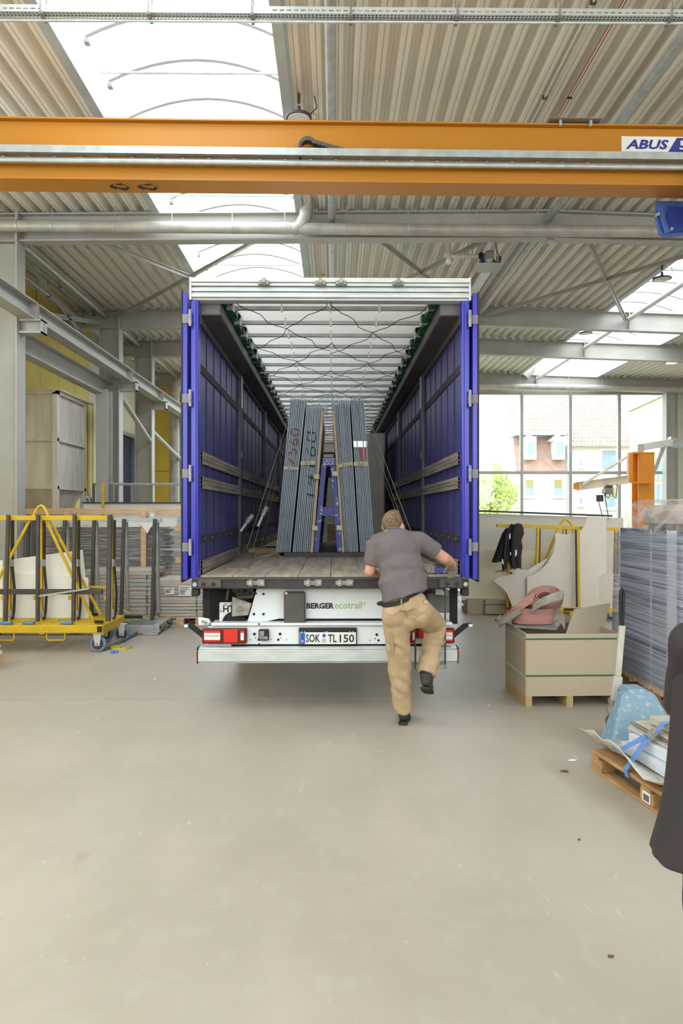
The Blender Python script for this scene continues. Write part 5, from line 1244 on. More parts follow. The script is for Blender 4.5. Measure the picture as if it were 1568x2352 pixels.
for y in (YK-.25, YK+.1, YK+.6): MB().bar(P(1180, 1397, y), P(1425, 1402, y), .06, .07).build('base_rail', M['yel'], rk, bevel=.003)
for px in (1185, 1300, 1415): a = P(px, 1402, YK); MB().box(a.x-.03, a.x+.03, YK-.28, YK+.63, a.z-.05, a.z+.02).build('base_cross', M['yel'], rk)
for px, y in ((1190, YK-.1), (1190, YK+.5), (1400, YK-.1), (1400, YK+.5)): a = P(px, 1402, y); castor(rk, (a.x, y, .09), .09)
MB().box(kp(1270, 1).x, kp(1305, 1).x, YK-.3, YK-.2, P(1, 1399, YK).z, P(1, 1394, YK).z).build('stop_bracket', M['black'], rk)
zb3 = 1396
panel('cut_slab', [(1210, zb3), (1210, 1324), (1218, 1323), (1238, 1312), (1258, 1292), (1270, 1268), (1275, 1245), (1274, 1226), (1280, 1224), (1290, 1227), (1303, 1228), (1320, 1226), (1323, 1222), (1323, zb3)], YK+.1, .02, 'palewhite', 'pale cut slab with a hollow curved left edge', 'slab')
panel('cut_slab', [(1331, zb3), (1331, 1222), (1339, 1212), (1345, 1200), (1348, 1185), (1392, 1188), (1392, 1315), (1376, 1326), (1376, zb3)], YK+.12, .02, 'palewhite', 'tall pale cut slab right of the yellow front post', 'slab')
panel('cut_slab', [(1176, zb3), (1171, 1380), (1162, 1360), (1150, 1348), (1139, 1340), (1134, 1333), (1142, 1326), (1170, 1320), (1215, 1311), (1215, zb3)], YK+.16, .02, 'stonegrey', 'grey speckled offcut with a wavy left edge', 'slab')
panel('cut_slab', [(1376, zb3), (1376, 1326), (1381, 1317), (1425, 1319), (1425, zb3)], YK+.16, .02, 'stonegrey', 'grey speckled offcut at the right end of the rack', 'slab')
panel('cut_slab', [(1170, 1313), (1170, 1308), (1212, 1309), (1245, 1289), (1260, 1280), (1240, 1310), (1215, 1325)], YK+.2, .015, 'palewhite', 'thin pale offcut strip behind the curved slab', 'slab')
# ---- jacket hanging on the rack
jk = thing('work_jacket', 'black work jacket with white reflective patches hung on the rack', 'jacket', P(1165, 1310, YK+.1))
def jp(px, py, d=0): return P(px, py, YK+.12+d)
def cloth(name, rows, m, par, th=.05, fold=.02):
    """rows of (left px, right px, py): a draped sheet with folds and thickness"""
    vs = []; n = 14
    for side in (0, 1):
        for j, (a, b, py) in enumerate(rows):
            for i in range(n+1):
                f = i/n; d = fold*math.sin(f*9+j*.5)*(.4+j*.12)-th*(1-abs(2*f-1)**2)*(1 if side == 0 else -.2)
                vs.append(jp(a+(b-a)*f, py+1.5*math.sin(f*7), d))
    m_ = len(rows)*(n+1); fs = []
    for s in (0, 1):
        for j in range(len(rows)-1):
            for i in range(n): k = s*m_+j*(n+1)+i; fs.append((k, k+1, k+n+2, k+n+1))
    for j in range(len(rows)-1):
        for i in (0, n): k = j*(n+1)+i; fs.append((k, k+m_, k+m_+n+1, k+n+1))
    for j in (0, len(rows)-1):
        for i in range(n): k = j*(n+1)+i; fs.append((k, k+1, k+1+m_, k+m_))
    mb = MB(); mb.add(vs, fs); return mb.build(name, m, par, True)
cloth('jacket_body', [(1173, 1198, 1203), (1168, 1202, 1212), (1165, 1203, 1225), (1166, 1197, 1240), (1166, 1200, 1255), (1167, 1197, 1275), (1169, 1197, 1295), (1176, 1197, 1306)], M['jacket'], jk, .09, .03)
cloth('jacket_front', [(1162, 1178, 1212), (1152, 1176, 1226), (1145, 1174, 1245), (1138, 1172, 1265), (1131, 1170, 1284), (1128, 1166, 1291)], M['jacket'], jk, .06, .03)
cloth('sleeve', [(1155, 1170, 1228), (1152, 1168, 1250), (1151, 1166, 1275), (1152, 1164, 1300), (1153, 1164, 1310)], M['jacket'], jk, .12, .01)
for pts in (((1183, 1262), (1187, 1264), (1187, 1274), (1182, 1279)), ((1152, 1283), (1155, 1285), (1157, 1297), (1153, 1294)), ((1169, 1228), (1172, 1224), (1172, 1236), (1169, 1240)), ((1171, 1268), (1173, 1268), (1173, 1275), (1171, 1275))):
    MB().prism([jp(*q, -.15) for q in pts], (0, .006, 0)).build('reflective_patch', M['reflect'], jk)
# ---- jib crane
YJ = 20.5
jc = thing('jib_crane', 'orange wall jib crane with a pale arm and hoist', 'crane', P(1475, 1150, YJ))
def qp(px, py, y=YJ): return P(px, py, y)
a, b = qp(1457, 1040), qp(1495, 1040)
M['jibwhite'] = mat('pale_jib_paint', (228, 214, 190), .5)
M['jiborange'] = mat('jib_orange', (220, 140, 44), .45, var=.04)
MB().ibeam((a.x/2+b.x/2, YJ, 0), (a.x/2+b.x/2, YJ, a.z), .46, .46, .02, .03, (0, 1, 0)).build('jib_column', M['jiborange'], jc)
MB().box(a.x, b.x, YJ-.25, YJ+.25, a.z-.03, a.z).build('column_cap', M['jiborange'], jc)
MB().bar(qp(1446, 1108, YJ-.3), qp(1446, 1040, YJ-.3), .12, .16, (0, 1, 0)).build('slew_post', M['jiborange'], jc, bevel=.01)
MB().box(qp(1440, 1).x, qp(1482, 1).x, YJ-.4, YJ-.22, qp(1, 1111).z, qp(1, 1107).z).build('lower_bracket', M['jiborange'], jc)
MB().box(qp(1440, 1).x, qp(1460, 1).x, YJ-.4, YJ-.1, qp(1, 1043).z, qp(1, 1039).z).build('upper_bracket', M['jiborange'], jc)
MB().ibeam(qp(1442, 1101, YJ-.4), qp(1323, 1117, YJ-.8), .24, .14, .015, .02).build('jib_arm', M['jibwhite'], jc)
for d in (-.06, .06): MB().bar(qp(1442, 1048, YJ-.4+d), qp(1337, 1113, YJ-.8+d), .03, .06).build('tie_bar', M['jibwhite'], jc)
MB().bar(qp(1323, 1110, YJ-.8), qp(1323, 1124, YJ-.8), .16, .02, (0, 1, 0)).build('arm_end', M['jiborange'], jc)
h = thing('chain_hoist', 'small grey chain hoist hanging from the pale jib arm', 'hoist', qp(1378, 1155, YJ-.65))
yh = YJ-.62
MB().box(qp(1369, 1).x, qp(1386, 1).x, yh-.1, yh+.1, qp(1, 1136).z, qp(1, 1122).z).build('hoist_body', M['steel_dark'], h, bevel=.02)
MB().box(qp(1362, 1).x, qp(1371, 1).x, yh-.08, yh+.08, qp(1, 1134).z, qp(1, 1124).z).build('motor', M['galv'], h, bevel=.02)
MB().tube(qp(1377, 1137, yh), qp(1377, 1152, yh), .1, n=12).build('chain_bucket', M['darksteel'], h, True)
MB().box(qp(1371, 1).x, qp(1385, 1).x, yh-.09, yh+.09, qp(1, 1122).z, qp(1, 1116).z).build('trolley', M['darksteel'], h)
MB().tube(qp(1374, 1150, yh), V((qp(1374, 1).x, yh, 1.2)), .012, n=5).build('chain', M['darksteel'], h)
MB().tube(qp(1387, 1130, yh), V((qp(1387, 1).x, yh, 1.0)), .012, n=5).build('control_cable', M['black'], h)
MB().path([qp(1386, 1118, yh), qp(1390, 1138, yh), qp(1396, 1145, yh), qp(1400, 1138, yh), qp(1402, 1116, yh), qp(1408, 1140, yh), qp(1414, 1145, yh), qp(1417, 1112, yh)], .012, 5).build('festoon_cable', M['black'], h)
wb_ = thing('wall_bracket', 'pale steel bracket arm above the orange jib column', 'bracket', qp(1510, 1020, YJ+.5))
MB().bar(qp(1475, 1027, YJ+.4), qp(1552, 1014, YJ+1), .2, .2).build('arm', M['white'], wb_)
MB().box(qp(1471, 1).x, qp(1485, 1).x, YJ+.2, YJ+.5, qp(1, 1040).z, qp(1, 1017).z).build('head_plate', M['galv'], wb_)
MB().bar(qp(1524, 1024, YJ+.7), qp(1497, 1092, YJ+.7), .1, .1, (0, 1, 0)).build('strut', M['steel'], wb_)
MB().bar(qp(1535, 1013, YJ+.9), qp(1600, 1030, YJ+.9), .2, .25).build('drive_box', M['galv'], wb_)
# ---- film wrapped pallet of panels
M['cushion'] = mat('beige_foam', (222, 204, 188), .7)
M['dark_panel'] = mat('dark_panels', (96, 94, 108), .5, var=.25, scale=3, stretch=(1, 1, 14))
M['film_heavy'] = film('pallet_stretch_film', (.25, .25, 20), .22, .66, (206, 212, 232), 3.0)
M['film_top'] = film('film_top', (3, 3, 5), .42, .85, (240, 236, 236), 1.6)
wp = thing('wrapped_pallet', 'tall pallet of dark panels wrapped in clear stretch film', 'pallet', (3.55, 7.0, 0))
wx, wy0, wy1 = 3.02, 6.15, 7.75
for i in range(5): MB().box(wx-.02, wx+1.1, wy0+i*.33, wy0+i*.33+.25, .14, .17).build('deck_board', M['timber'], wp)
for y in (wy0, wy0+.7, wy1-.15):
    for x in (wx, wx+.5, wx+.95): MB().box(x, x+.12, y, y+.14, .03, .14).build('pallet_block', M['timber'], wp)
for y in (wy0, wy0+.7, wy1-.15): MB().box(wx, wx+1.07, y, y+.14, 0, .03).build('bottom_board', M['timber'], wp)
for i in range(8):
    x = wx+.06+i*.12; MB().box(x, x+.112, wy0+.06+random.uniform(0, .03), wy1-.06, .17, 1.66).build('panel', M['dark_panel'], wp)
for y in (6.55, 6.62): pass
MB().box(wx+.052, wx+.06, 6.42, 6.6, .17, 1.66).build('white_spacer', M['white'], wp)
MB().box(wx+.052, wx+.06, 6.93, 6.945, .17, 1.66).build('white_cord', M['white'], wp)
MB().box(wx+.2, wx+1.0, wy0+.2, wy1-.25, 1.66, 1.9).build('top_cushion', M['cushion'], wp, bevel=.06)
rr = random.Random(21)
rows = [(.15, 0, 0), (.3, -.015, 0), (.9, 0, 0), (1.4, .01, .02), (1.62, .015, .03), (1.72, .05, .06), (1.82, .10, .12), (1.9, .14, .16), (1.95, .17, .2)]
vs = []; fs = []; ring = []
def wring(ins, insy, z, jit):
    pts = []
    n1, n2 = 16, 10; x0, x1, y0, y1 = wx+ins, wx+1.08-ins, wy0+insy*.5, wy1-insy
    for i in range(n1): pts.append((x0, y0+(y1-y0)*i/n1))
    for i in range(n2): pts.append((x0+(x1-x0)*i/n2, y1))
    for i in range(n1): pts.append((x1, y1-(y1-y0)*i/n1))
    for i in range(n2): pts.append((x1-(x1-x0)*i/n2, y0))
    return [(x+jit*2.2*noise.noise(V((x*3, y*3, z*4))), y+jit*2.2*noise.noise(V((x*3+9, y*3, z*4))), z+jit*3*noise.noise(V((x*3, y*3+7, z*4)))) for x, y in pts]
for j, (z, a, b) in enumerate(rows): ring.append(wring(a, b, z, .001 if j < 4 else .012))
n = len(ring[0]); mbf = MB(); mbt = MB()
for j in range(len(rows)-1):
    t_ = mbf if j < 4 else mbt
    for i in range(n): t_.add([ring[j][i], ring[j][(i+1) % n], ring[j+1][(i+1) % n], ring[j+1][i]], [(0, 1, 2, 3)])
mbt.add(ring[-1], [tuple(range(n))])
for q, nm, m in ((mbf, 'stretch_film', 'film_heavy'), (mbt, 'film_hood', 'film_top')):
    o = q.build(nm, M[m], wp); bm = bmesh.new(); bm.from_mesh(o.data); bmesh.ops.remove_doubles(bm, verts=bm.verts, dist=1e-4)
    bmesh.ops.recalc_face_normals(bm, faces=bm.faces)
    if sum(f.normal.dot(f.calc_center_median()-V((0, 0, .8))) for f in bm.faces) < 0: bmesh.ops.reverse_faces(bm, faces=bm.faces)
    for f in bm.faces: f.smooth = True
    bm.to_mesh(o.data); bm.free()
# ---- pallet truck
M['jackblue'] = mat('scuffed_blue_paint', (122, 152, 172), .5, var=.2, scale=26, c2=(170, 172, 164), lo=.34, hi=.46)
M['jackgrey'] = mat('handle_pale_paint', (186, 184, 172), .45, var=.08, scale=12)
pj = thing('pallet_truck', 'worn blue pallet truck with a pale upright handle', 'pallet truck', (2.28, 5.75, 0))
hb, ht = V((P(1412, 1640, 5.86).x, 5.86, .26)), P(1428, 1437, 5.92)
hm = hb+(ht-hb)*.35
MB().bar(hb, hm, .075, .05, (0, 1, 0)).build('handle_lower', M['jackgrey'], pj, bevel=.008)
MB().bar(hm, ht, .05, .04, (0, 1, 0)).build('handle_shaft', M['jackgrey'], pj, bevel=.006)
lp_ = [P(1426, 1440, 5.92), P(1424, 1400, 5.92), P(1424, 1368, 5.92), P(1425, 1357, 5.92), P(1428, 1352, 5.92), P(1431, 1357, 5.92), P(1432, 1368, 5.92), P(1431, 1400, 5.92), P(1429, 1440, 5.92)]
MB().path(lp_, .013, 8).build('handle_loop', M['black'], pj, True)
MB().box(hb.x-.045, hb.x+.045, 5.82, 5.9, .12, .3).tube((hb.x-.06, 5.86, .2), (hb.x+.06, 5.86, .2), .04, n=12).build('handle_pivot', M['latch'], pj, bevel=.008)
MB().tube((hb.x-.05, 5.86, .08), (hb.x+.05, 5.86, .08), .08, n=18).build('steering_wheel', M['rubber'], pj, True)
ja, jb_ = P(1428, 1580, 5.6), P(1482, 1585, 5.6)
MB().box(ja.x, jb_.x, 5.5, 5.72, .2, .46).build('pump_housing', M['jackblue'], pj, bevel=.03)
cx_ = (ja.x+jb_.x)/2
MB().add([(cx_-.3, 5.3, .05), (cx_+.3, 5.3, .05), (cx_+.3, 5.56, .05), (cx_-.3, 5.56, .05), (cx_-.12, 5.5, .44), (cx_+.12, 5.5, .44), (cx_+.12, 5.6, .44), (cx_-.12, 5.6, .44)],
         [(0, 3, 2, 1), (4, 5, 6, 7), (0, 1, 5, 4), (1, 2, 6, 5), (2, 3, 7, 6), (3, 0, 4, 7)]).build('yoke', M['jackblue'], pj, bevel=.02)
for s in (-1, 1): MB().box(cx_+s*.19-.08, cx_+s*.19+.08, 4.15, 5.5, .03, .1).build('fork', M['jackblue'], pj, bevel=.01)
# ---- euro pallet with scrap stone
M['oldwood'] = mat('worn_pallet_wood', (172, 134, 90), .65, var=.2, scale=5, stretch=(6, 1, 6))
M['foam'] = mat('white_bubble_foam', (200, 195, 184), .6, var=.08, scale=50, bump=.8, bscale=70)
M['tilewhite'] = mat('white_glossy_tile', (205, 210, 216), .25, var=.05, scale=3)
M['tilebeige'] = mat('beige_stone_tile', (186, 179, 162), .5, var=.1, scale=40)
M['strapblue'] = mat('blue_strap', (104, 140, 200), .5)
ep = thing('euro_pallet', 'worn wooden pallet at the right carrying broken stone panels', 'pallet', (0, 0, 0))
L0, W0 = 1.25, .9
for i in range(5): MB().box(i*.19, i*.19+.13, 0, L0, .122, .146).build('deck_board', M['oldwood'], ep, bevel=.004)
for y in (0, .55, L0-.1): MB().box(0, W0, y, y+.1, .1, .122).build('stringer_board', M['oldwood'], ep)
for x in (0, .38, W0-.13):
    MB().box(x, x+.1, 0, L0, 0, .022).build('bottom_board', M['oldwood'], ep, bevel=.003)
    for y in (0, .52, L0-.14): MB().box(x, x+.1, y, y+.14, .022, .1).build('pallet_block', M['oldwood'], ep, bevel=.003)
lbl = MB().box(-.003, 0, .55, .63, .03, .095).build('paper_label', M['white'], ep)
bb_ = MB()
for i in range(6): bb_.box(-.005, -.003, .56+i*.01, .565+i*.01, .04, .08)
bb_.build('label_print', M['text_dark'], lbl)
pc = G(1357, 1768); pd = G(1510, 1872)
ang = math.atan2(-(pd.x-pc.x), pd.y-pc.y)            # direction of the long left side
d = (pd-pc).normalized(); nrm = V((-d.y, d.x, 0))
# local y runs from near to far; far left corner = pc
ep.location = pc + d*L0; ep.rotation_euler.z = math.atan2(-d.y, -d.x) - R(90)
EM = Matrix.Translation(ep.location) @ Matrix.Rotation(ep.rotation_euler.z, 4, 'Z')
def ew(x, y, z): return EM @ V((x, y, z))
def eslab(name, x0, x1, y0, y1, z0, th, m, label, cat, rot=0, tilt=0, group=None):
    c = V(((x0+x1)/2, (y0+y1)/2, z0+th/2)); mb = MB(); Mx = Matrix.Rotation(rot, 3, 'Z') @ Matrix.Rotation(tilt, 3, 'Y')
    mb.obox(c, (x1-x0, y1-y0, th), Mx); mb.v = [EM @ p for p in mb.v]
    return mb.build(name, M[m], label=label, cat=cat, group=group, kind='thing', bevel=.003)
# foam sheet turned up at the left edge
rr = random.Random(5); vs = []; fs = []; nu, nv = 14, 10
for i in range(nu+1):
    for j in range(nv+1):
        y = -.02+(L0+.12)*i/nu; f = j/nv; curl = .1+.06*math.sin(i*.8)+(.08 if i > 11 else 0)
        x = .02+.28*f; z = .15+curl*max(0, 1-f*2.2)**1.5
        x -= .05*max(0, 1-f*2.2)
        vs.append(ew(x+rr.uniform(-.006, .006), y+rr.uniform(-.01, .01), z+rr.uniform(-.006, .006)))
for i in range(nu):
    for j in range(nv): a = i*(nv+1)+j; fs.append((a, a+1, a+nv+2, a+nv+1))
o = MB().add(vs, fs).build('foam_sheet', M['foam'], None, True, label='torn bubble foam sheet curling up at the pallet edge', cat='foam', kind='thing'); sd = o.modifiers.new('t', 'SOLIDIFY'); sd.thickness = .006
eslab('stone_tile', .14, .82, .0, 1.12, .165, .07, 'tilewhite', 'white glossy slab lying lowest on the worn pallet', 'tile', R(-2))
eslab('stone_tile', .19, .82, .03, 1.08, .238, .065, 'tilewhite', 'second white glossy slab set back on the lowest one', 'tile', R(1))
for i, (a, y1) in enumerate(((.24, 1.16), (.27, 1.2), (.26, 1.14))):
    eslab('stone_tile', a, .86, .02, y1, .306+i*.02, .016, 'tilebeige' if i != 1 else 'slat', ['thin beige sheet on the white slabs', 'thin grey sheet in the middle of the pile', 'thin pale sheet under the top stone'][i], 'tile', R(2-2*i))
eslab('stone_tile', .31, .72, .25, 1.05, .37, .05, 'tilebeige', 'thick beige stone on top under the blue strap', 'tile', R(-3))
eslab('stone_tile', .52, .8, -.1, .98, .424, .03, 'tilebeige', 'narrow beige stone lying highest on the pile', 'tile', R(5))
sp = [ew(-.012, .78, .12), ew(-.014, .80, .16), ew(.08, .82, .25), ew(.14, .83, .32), ew(.25, .85, .385), ew(.3, .86, .428), ew(.44, .86, .428)]
MB().ribbon(sp, d*-.045, .004).build('strap_band', M['strapblue'], label='blue strap pulled over the pile on the worn pallet', cat='strap')
MB().ribbon([ew(.2, .85, .37), ew(.12, .9, .30), ew(.05, .93, .25), ew(.0, .97, .24)], d*-.05, .004).build('strap_band', M['strapblue'], label='loose grey blue strap end hanging from the buckle', cat='strap')
MB().obox(ew(.2, .84, .365), (.07, .05, .04), (0, R(-40), ep.rotation_euler.z)).build('strap_buckle', M['latch'], None, False, .006, label='steel buckle on the blue strap', cat='buckle', kind='thing')
MB().path([ew(.1, .48, .22), ew(.08, .47, .26), ew(.1, .46, .3)], .02, 6).build('corner_clip', M['black'], label='dark torn clip on the foam edge', cat='clip', kind='thing')
# scraps on the floor
for i, (px, py, m, s, l) in enumerate(((1315, 1748, 'scrap_white', .03, 'white paper scrap on the floor near the pallet'), (1297, 1773, 'scrap_brown', .035, 'brown leaf scrap on the floor near the pallet'), (1402, 2199, 'scrap_brown', .012, 'tiny brown leaf on the near floor'), (1329, 1930, 'scrap_brown', .012, 'tiny brown crumb beyond the black shirt'), (356, 1561, 'scrap_white', .014, 'small white crumb on the floor left of the lorry'), (1122, 1622, 'scrap_white', .012, 'small white crumb between man and crate'))):
    c = G(px, py); rr = random.Random(i); pts = [c+V((s*rr.uniform(.6, 1.2)*math.cos(t*1.05), s*.6*rr.uniform(.6, 1.2)*math.sin(t*1.05), .003)) for t in range(6)]
    MB().prism(pts, (0, 0, .006)).build('floor_scrap', M[m], label=l, cat='scrap', kind='thing')
# ================================================================ people
M['skin'] = mat('skin', (204, 150, 126), .55, var=.08, scale=9)
M['hair'] = mat('short_brown_hair', (122, 100, 78), .8, var=.35, scale=40, bump=.6, bscale=180)
M['shirt'] = mat('grey_shirt_cloth', (108, 99, 100), .85, var=.06, scale=6)
M['chino'] = mat('tan_work_trousers', (180, 155, 122), .85, var=.07, scale=5)
M['chino_dark'] = mat('tan_pocket_edge', (164, 138, 106), .85, var=.07, scale=5)
M['shoe'] = mat('dark_work_shoe', (66, 60, 58), .7, var=.2, scale=12)
M['sole'] = mat('shoe_sole', (52, 48, 46), .8)
M['glove'] = mat('grey_glove', (150, 144, 130), .8, var=.15, scale=14)
M['leather'] = mat('black_belt', (40, 35, 34), .5)
M['eye'] = mat('eye_white', (235, 232, 226), .3)
M['iris'] = mat('iris', (70, 90, 100), .3)
M['lip'] = mat('lip', (186, 110, 100), .5)
M['darkshirt'] = mat('charcoal_shirt_cloth', (50, 43, 44), .85, var=.06, scale=4)
M['darktrouser'] = mat('dark_brown_trousers', (82, 72, 68), .85, var=.08)

def hand_parts(w, d, side, palm_n, curl=.5, s=1.0):
    """palm and five bent fingers: w wrist, d pointing direction, side = toward the thumb, palm_n = palm normal"""
    w, d, side, pn = V(w), V(d).normalized(), V(side).normalized(), V(palm_n).normalized()
    out = [('c', w, .028*s, w+d*.05*s, .03*s)]
    for o in (-.028, -.009, .010, .028): out.append(('c', w+d*.03*s+side*o*.6*s, .016*s, w+d*.095*s+side*o*s, .0125*s))
    for o, L in ((.030, .072), (.010, .082), (-.010, .076), (-.030, .058)):
        p = w+d*.095*s+side*o*s; a = 0
        for k, f in enumerate((.45, .32, .23)):
            a += curl*(.7, 1.0, .7)[k]; q = p+(d*math.cos(a)+pn*math.sin(a))*L*f*s
            out.append(('c', p, (.0098-.0008*k)*s, q, (.009-.0008*k)*s)); p = q
    p = w+d*.03*s+side*.03*s
    for k, (f, a) in enumerate(((.04, .75), (.032, .45), (.026, .25))):
        q = p+(d*math.cos(a)+side*math.sin(a)+pn*.25).normalized()*f*s
        out.append(('c', p, (.0125-.001*k)*s, q, (.0115-.001*k)*s)); p = q
    return out

# ---- the man climbing onto the lorry
def mp(px, py, y): return P(px, py, y)
man = thing('person', 'person seen from behind in grey shirt and tan trousers stepping up to the lorry bed', 'person', G(925, 1668))
Hc = mp(902, 1206, 6.2); pel = mp(930, 1398, 6.02); chest = mp(913, 1272, 6.1); nk = mp(905, 1226, 6.14)
shL, shR = mp(862, 1246, 6.1), mp(966, 1243, 6.12)
elL, wrL = mp(849, 1312, 6.12), mp(864, 1318, 6.4)
elR, wrR = mp(1020, 1282, 6.16), mp(1040, 1296, 6.38)
hipL, hipR = mp(908, 1412, 6.02), mp(963, 1405, 6.05)
knL, anL = mp(918, 1530, 6.13), mp(926, 1634, 6.2)
knR, anR = mp(1000, 1437, 6.4), mp(981, 1541, 6.12)
TH = Matrix.Rotation(R(-8), 3, 'Y') @ Matrix.Rotation(R(14), 3, 'X') @ Matrix.Rotation(R(-22), 3, 'Z')
def hd_(x, y, z): return Hc + TH @ V((x, y, z))     # head frame: +y is where the face looks
head = [('b', hd_(0, -.012, .025), (.081, .1, .098), TH), ('b', hd_(0, .02, -.035), (.066, .08, .085), TH), ('b', hd_(0, .06, -.075), (.04, .04, .04), TH),
        ('b', hd_(.086, -.008, -.018), (.018, .024, .036), TH), ('b', hd_(-.086, -.008, -.018), (.018, .024, .036), TH),
        ('c', hd_(0, .098, .0), .011, hd_(0, .115, -.03), .015), ('b', hd_(0, .08, .028), (.055, .02, .014), TH), ('c', hd_(-.02, .096, -.062), .008, hd_(.02, .096, -.062), .008)]
body = head + [('c', nk+V((0, -.01, -.02)), .066, Hc+TH @ V((0, -.02, -.05)), .06),
        ('c', chest, .12, pel+V((0, 0, .03)), .1), ('c', chest+V((-.08, 0, .04)), .09, chest+V((.08, 0, .04)), .09), ('c', nk, .06, chest, .11), ('c', nk, .06, shL, .055), ('c', nk, .06, shR, .055),
        ('c', shL, .056, elL, .046), ('c', elL, .047, wrL, .031), ('c', shR, .056, elR, .05), ('c', elR+(shR-elR)*.1, .051, elR+(wrR-elR)*.4, .05), ('c', elR, .05, wrR, .033),
        ('c', hipL, .072, knL, .058), ('c', knL, .058, anL, .042), ('c', hipR, .072, knR, .058), ('c', knR, .058, anR, .042),
        ('c', anL, .038, anL+V((.02, .1, -.07)), .03), ('c', anR, .04, anR+V((.02, .1, -.05)), .035)]
body += hand_parts(wrL, (.25, .95, -.15), (1, -.2, 0), (0, -.1, -1), .25)
organic('body', body, M['skin'], man, .011, 4)
organic('glove', hand_parts(wrR-(wrR-elR).normalized()*.02, (.16, .75, -.5), (-.9, .25, -.2), (-.3, .2, -1), .45, 1.08), M['glove'], man, .006, 3)
organic('glove', hand_parts(wrL, (.25, .95, -.15), (1, -.2, 0), (0, -.1, -1), .25, 1.08), M['glove'], man, .006, 3)
for s in (-1, 1):
    MB().ball(hd_(s*.032, .092, .008), .012, 10).build('eye', M['eye'], man, True); MB().ball(hd_(s*.032, .1015, .008), .0055, 8).build('iris', M['iris'], man, True)
MB().path([hd_(-.024, .101, -.06), hd_(-.01, .105, -.059), hd_(.01, .105, -.059), hd_(.024, .101, -.06)], .005, 6).build('mouth', M['lip'], man, True)
organic('hair', [('b', hd_(0, -.018, .034), (.087, .104, .097), TH), ('b', hd_(0, -.055, -.02), (.07, .06, .07), TH), ('b', hd_(0, .045, .09), (.06, .05, .035), TH)], M['hair'], man, .009, 3, lambda c: .003*noise.noise(c*60))
# shirt
ft = (.21, .11)
sh = [('b', chest+V((-.005, -.01, .02)), (.205, .135, .2)), ('b', chest+V((.03, -.03, -.12)), (.198, .15, .2)), ('b', mp(926, 1336, 6.04), (.206, .155, .16)),
      ('c', shL+V((.03, 0, -.005)), .088, shR+V((-.03, 0, 0)), .088), ('c', nk+V((0, -.005, -.01)), .075, nk+V((0, 0, -.06)), .1),
      ('c', nk+V((-.06, 0, -.04)), .07, shL+V((.02, 0, 0)), .078), ('c', nk+V((.06, 0, -.04)), .07, shR+V((-.02, 0, 0)), .08),
      ('f', shL, .082, shL+(elL-shL)*.78, .07), ('c', shR, .08, shR+(elR-shR)*.2, .08), ('f', shR+(elR-shR)*.15, .08, shR+(elR-shR)*.66, .078),
      ('f', mp(914, 1322, 6.05), .18, mp(930, 1370, 6.03), .2)]
def wrS(c):
    d = V((c.x-pel.x, 0, c.z-pel.z))
    return .007*noise.noise(V((c.x*9+c.z*5, c.y*6, c.z*9-c.x*4)))+.006*math.sin((c.z*1.3+c.x*.9)*26+3*noise.noise(c*5))*max(0, min(1, (1.35-c.z)/.2))+.003*noise.noise(c*22)
organic('shirt', sh, M['shirt'], man, .011, 5, wrS)
MB().lathe(nk+V((0, -.004, .035)), [(.062, -.01), (.068, 0), (.066, .008), (.06, .008)], 24, (0, .28, 1)).build('shirt_collar', M['shirt'], man, True)
# trousers
wa = mp(929, 1372, 6.02)
tz = [('b', pel+V((0, 0, .05)), (.195, .145, .13)), ('b', mp(905, 1412, 6.0), (.11, .115, .13)), ('b', mp(962, 1408, 6.01), (.115, .12, .13)), ('b', mp(934, 1420, 6.03), (.09, .11, .12)), ('f', wa+V((-.01, 0, .005)), .15, pel, .16),
      ('c', hipL, .118, knL, .098), ('c', knL, .098, knL+(anL-knL)*.5, .09), ('f', knL+(anL-knL)*.4, .09, anL+V((0, 0, -.0)), .082),
      ('c', hipR, .122, knR, .1), ('c', knR, .098, knR+(anR-knR)*.5, .088), ('f', knR+(anR-knR)*.4, .088, anR+(anR-knR)*.08, .082)]
def wrT(c):
    w = noise.noise(V((c.x*4, c.y*4, c.z*7)))
    low = math.exp(-((c.z-.52)/.22)**2)
    return .006*noise.noise(c*11)+0.006*low*math.sin((c.z*1.2+c.x*.5+c.y*.6)*44+4*w)+.004*math.sin((c.z+c.x*1.1)*34+5*w)+.003*noise.noise(c*26)
tro = organic('trousers', tz, M['chino'], man, .011, 4, wrT)
# raycast helper on a finished cloth
def on_cloth(o, px, py, out=.004):
    me = o.data; o0 = ORG[o.name]; bv = BVHTree.FromPolygons([v.co+o0 for v in me.vertices], [tuple(p.vertices) for p in me.polygons])
    h = bv.ray_cast(V((0, 0, CH)), ray(px, py).normalized()); return (h[0]+h[1]*out) if h[0] else None
def patch(name, o, pts, m, par, th=.006):
    q = [on_cloth(o, *p) for p in pts]
    if all(q): return MB().prism(q, (0, -th, 0)).build(name, m, par)
def band_on(name, o, pts, w, m, par, out=.004):
    q = [p for p in (on_cloth(o, *p, out) for p in pts) if p]
    if len(q) > 1: return MB().ribbon(q, (0, 0, w), .005).build(name, m, par, True)
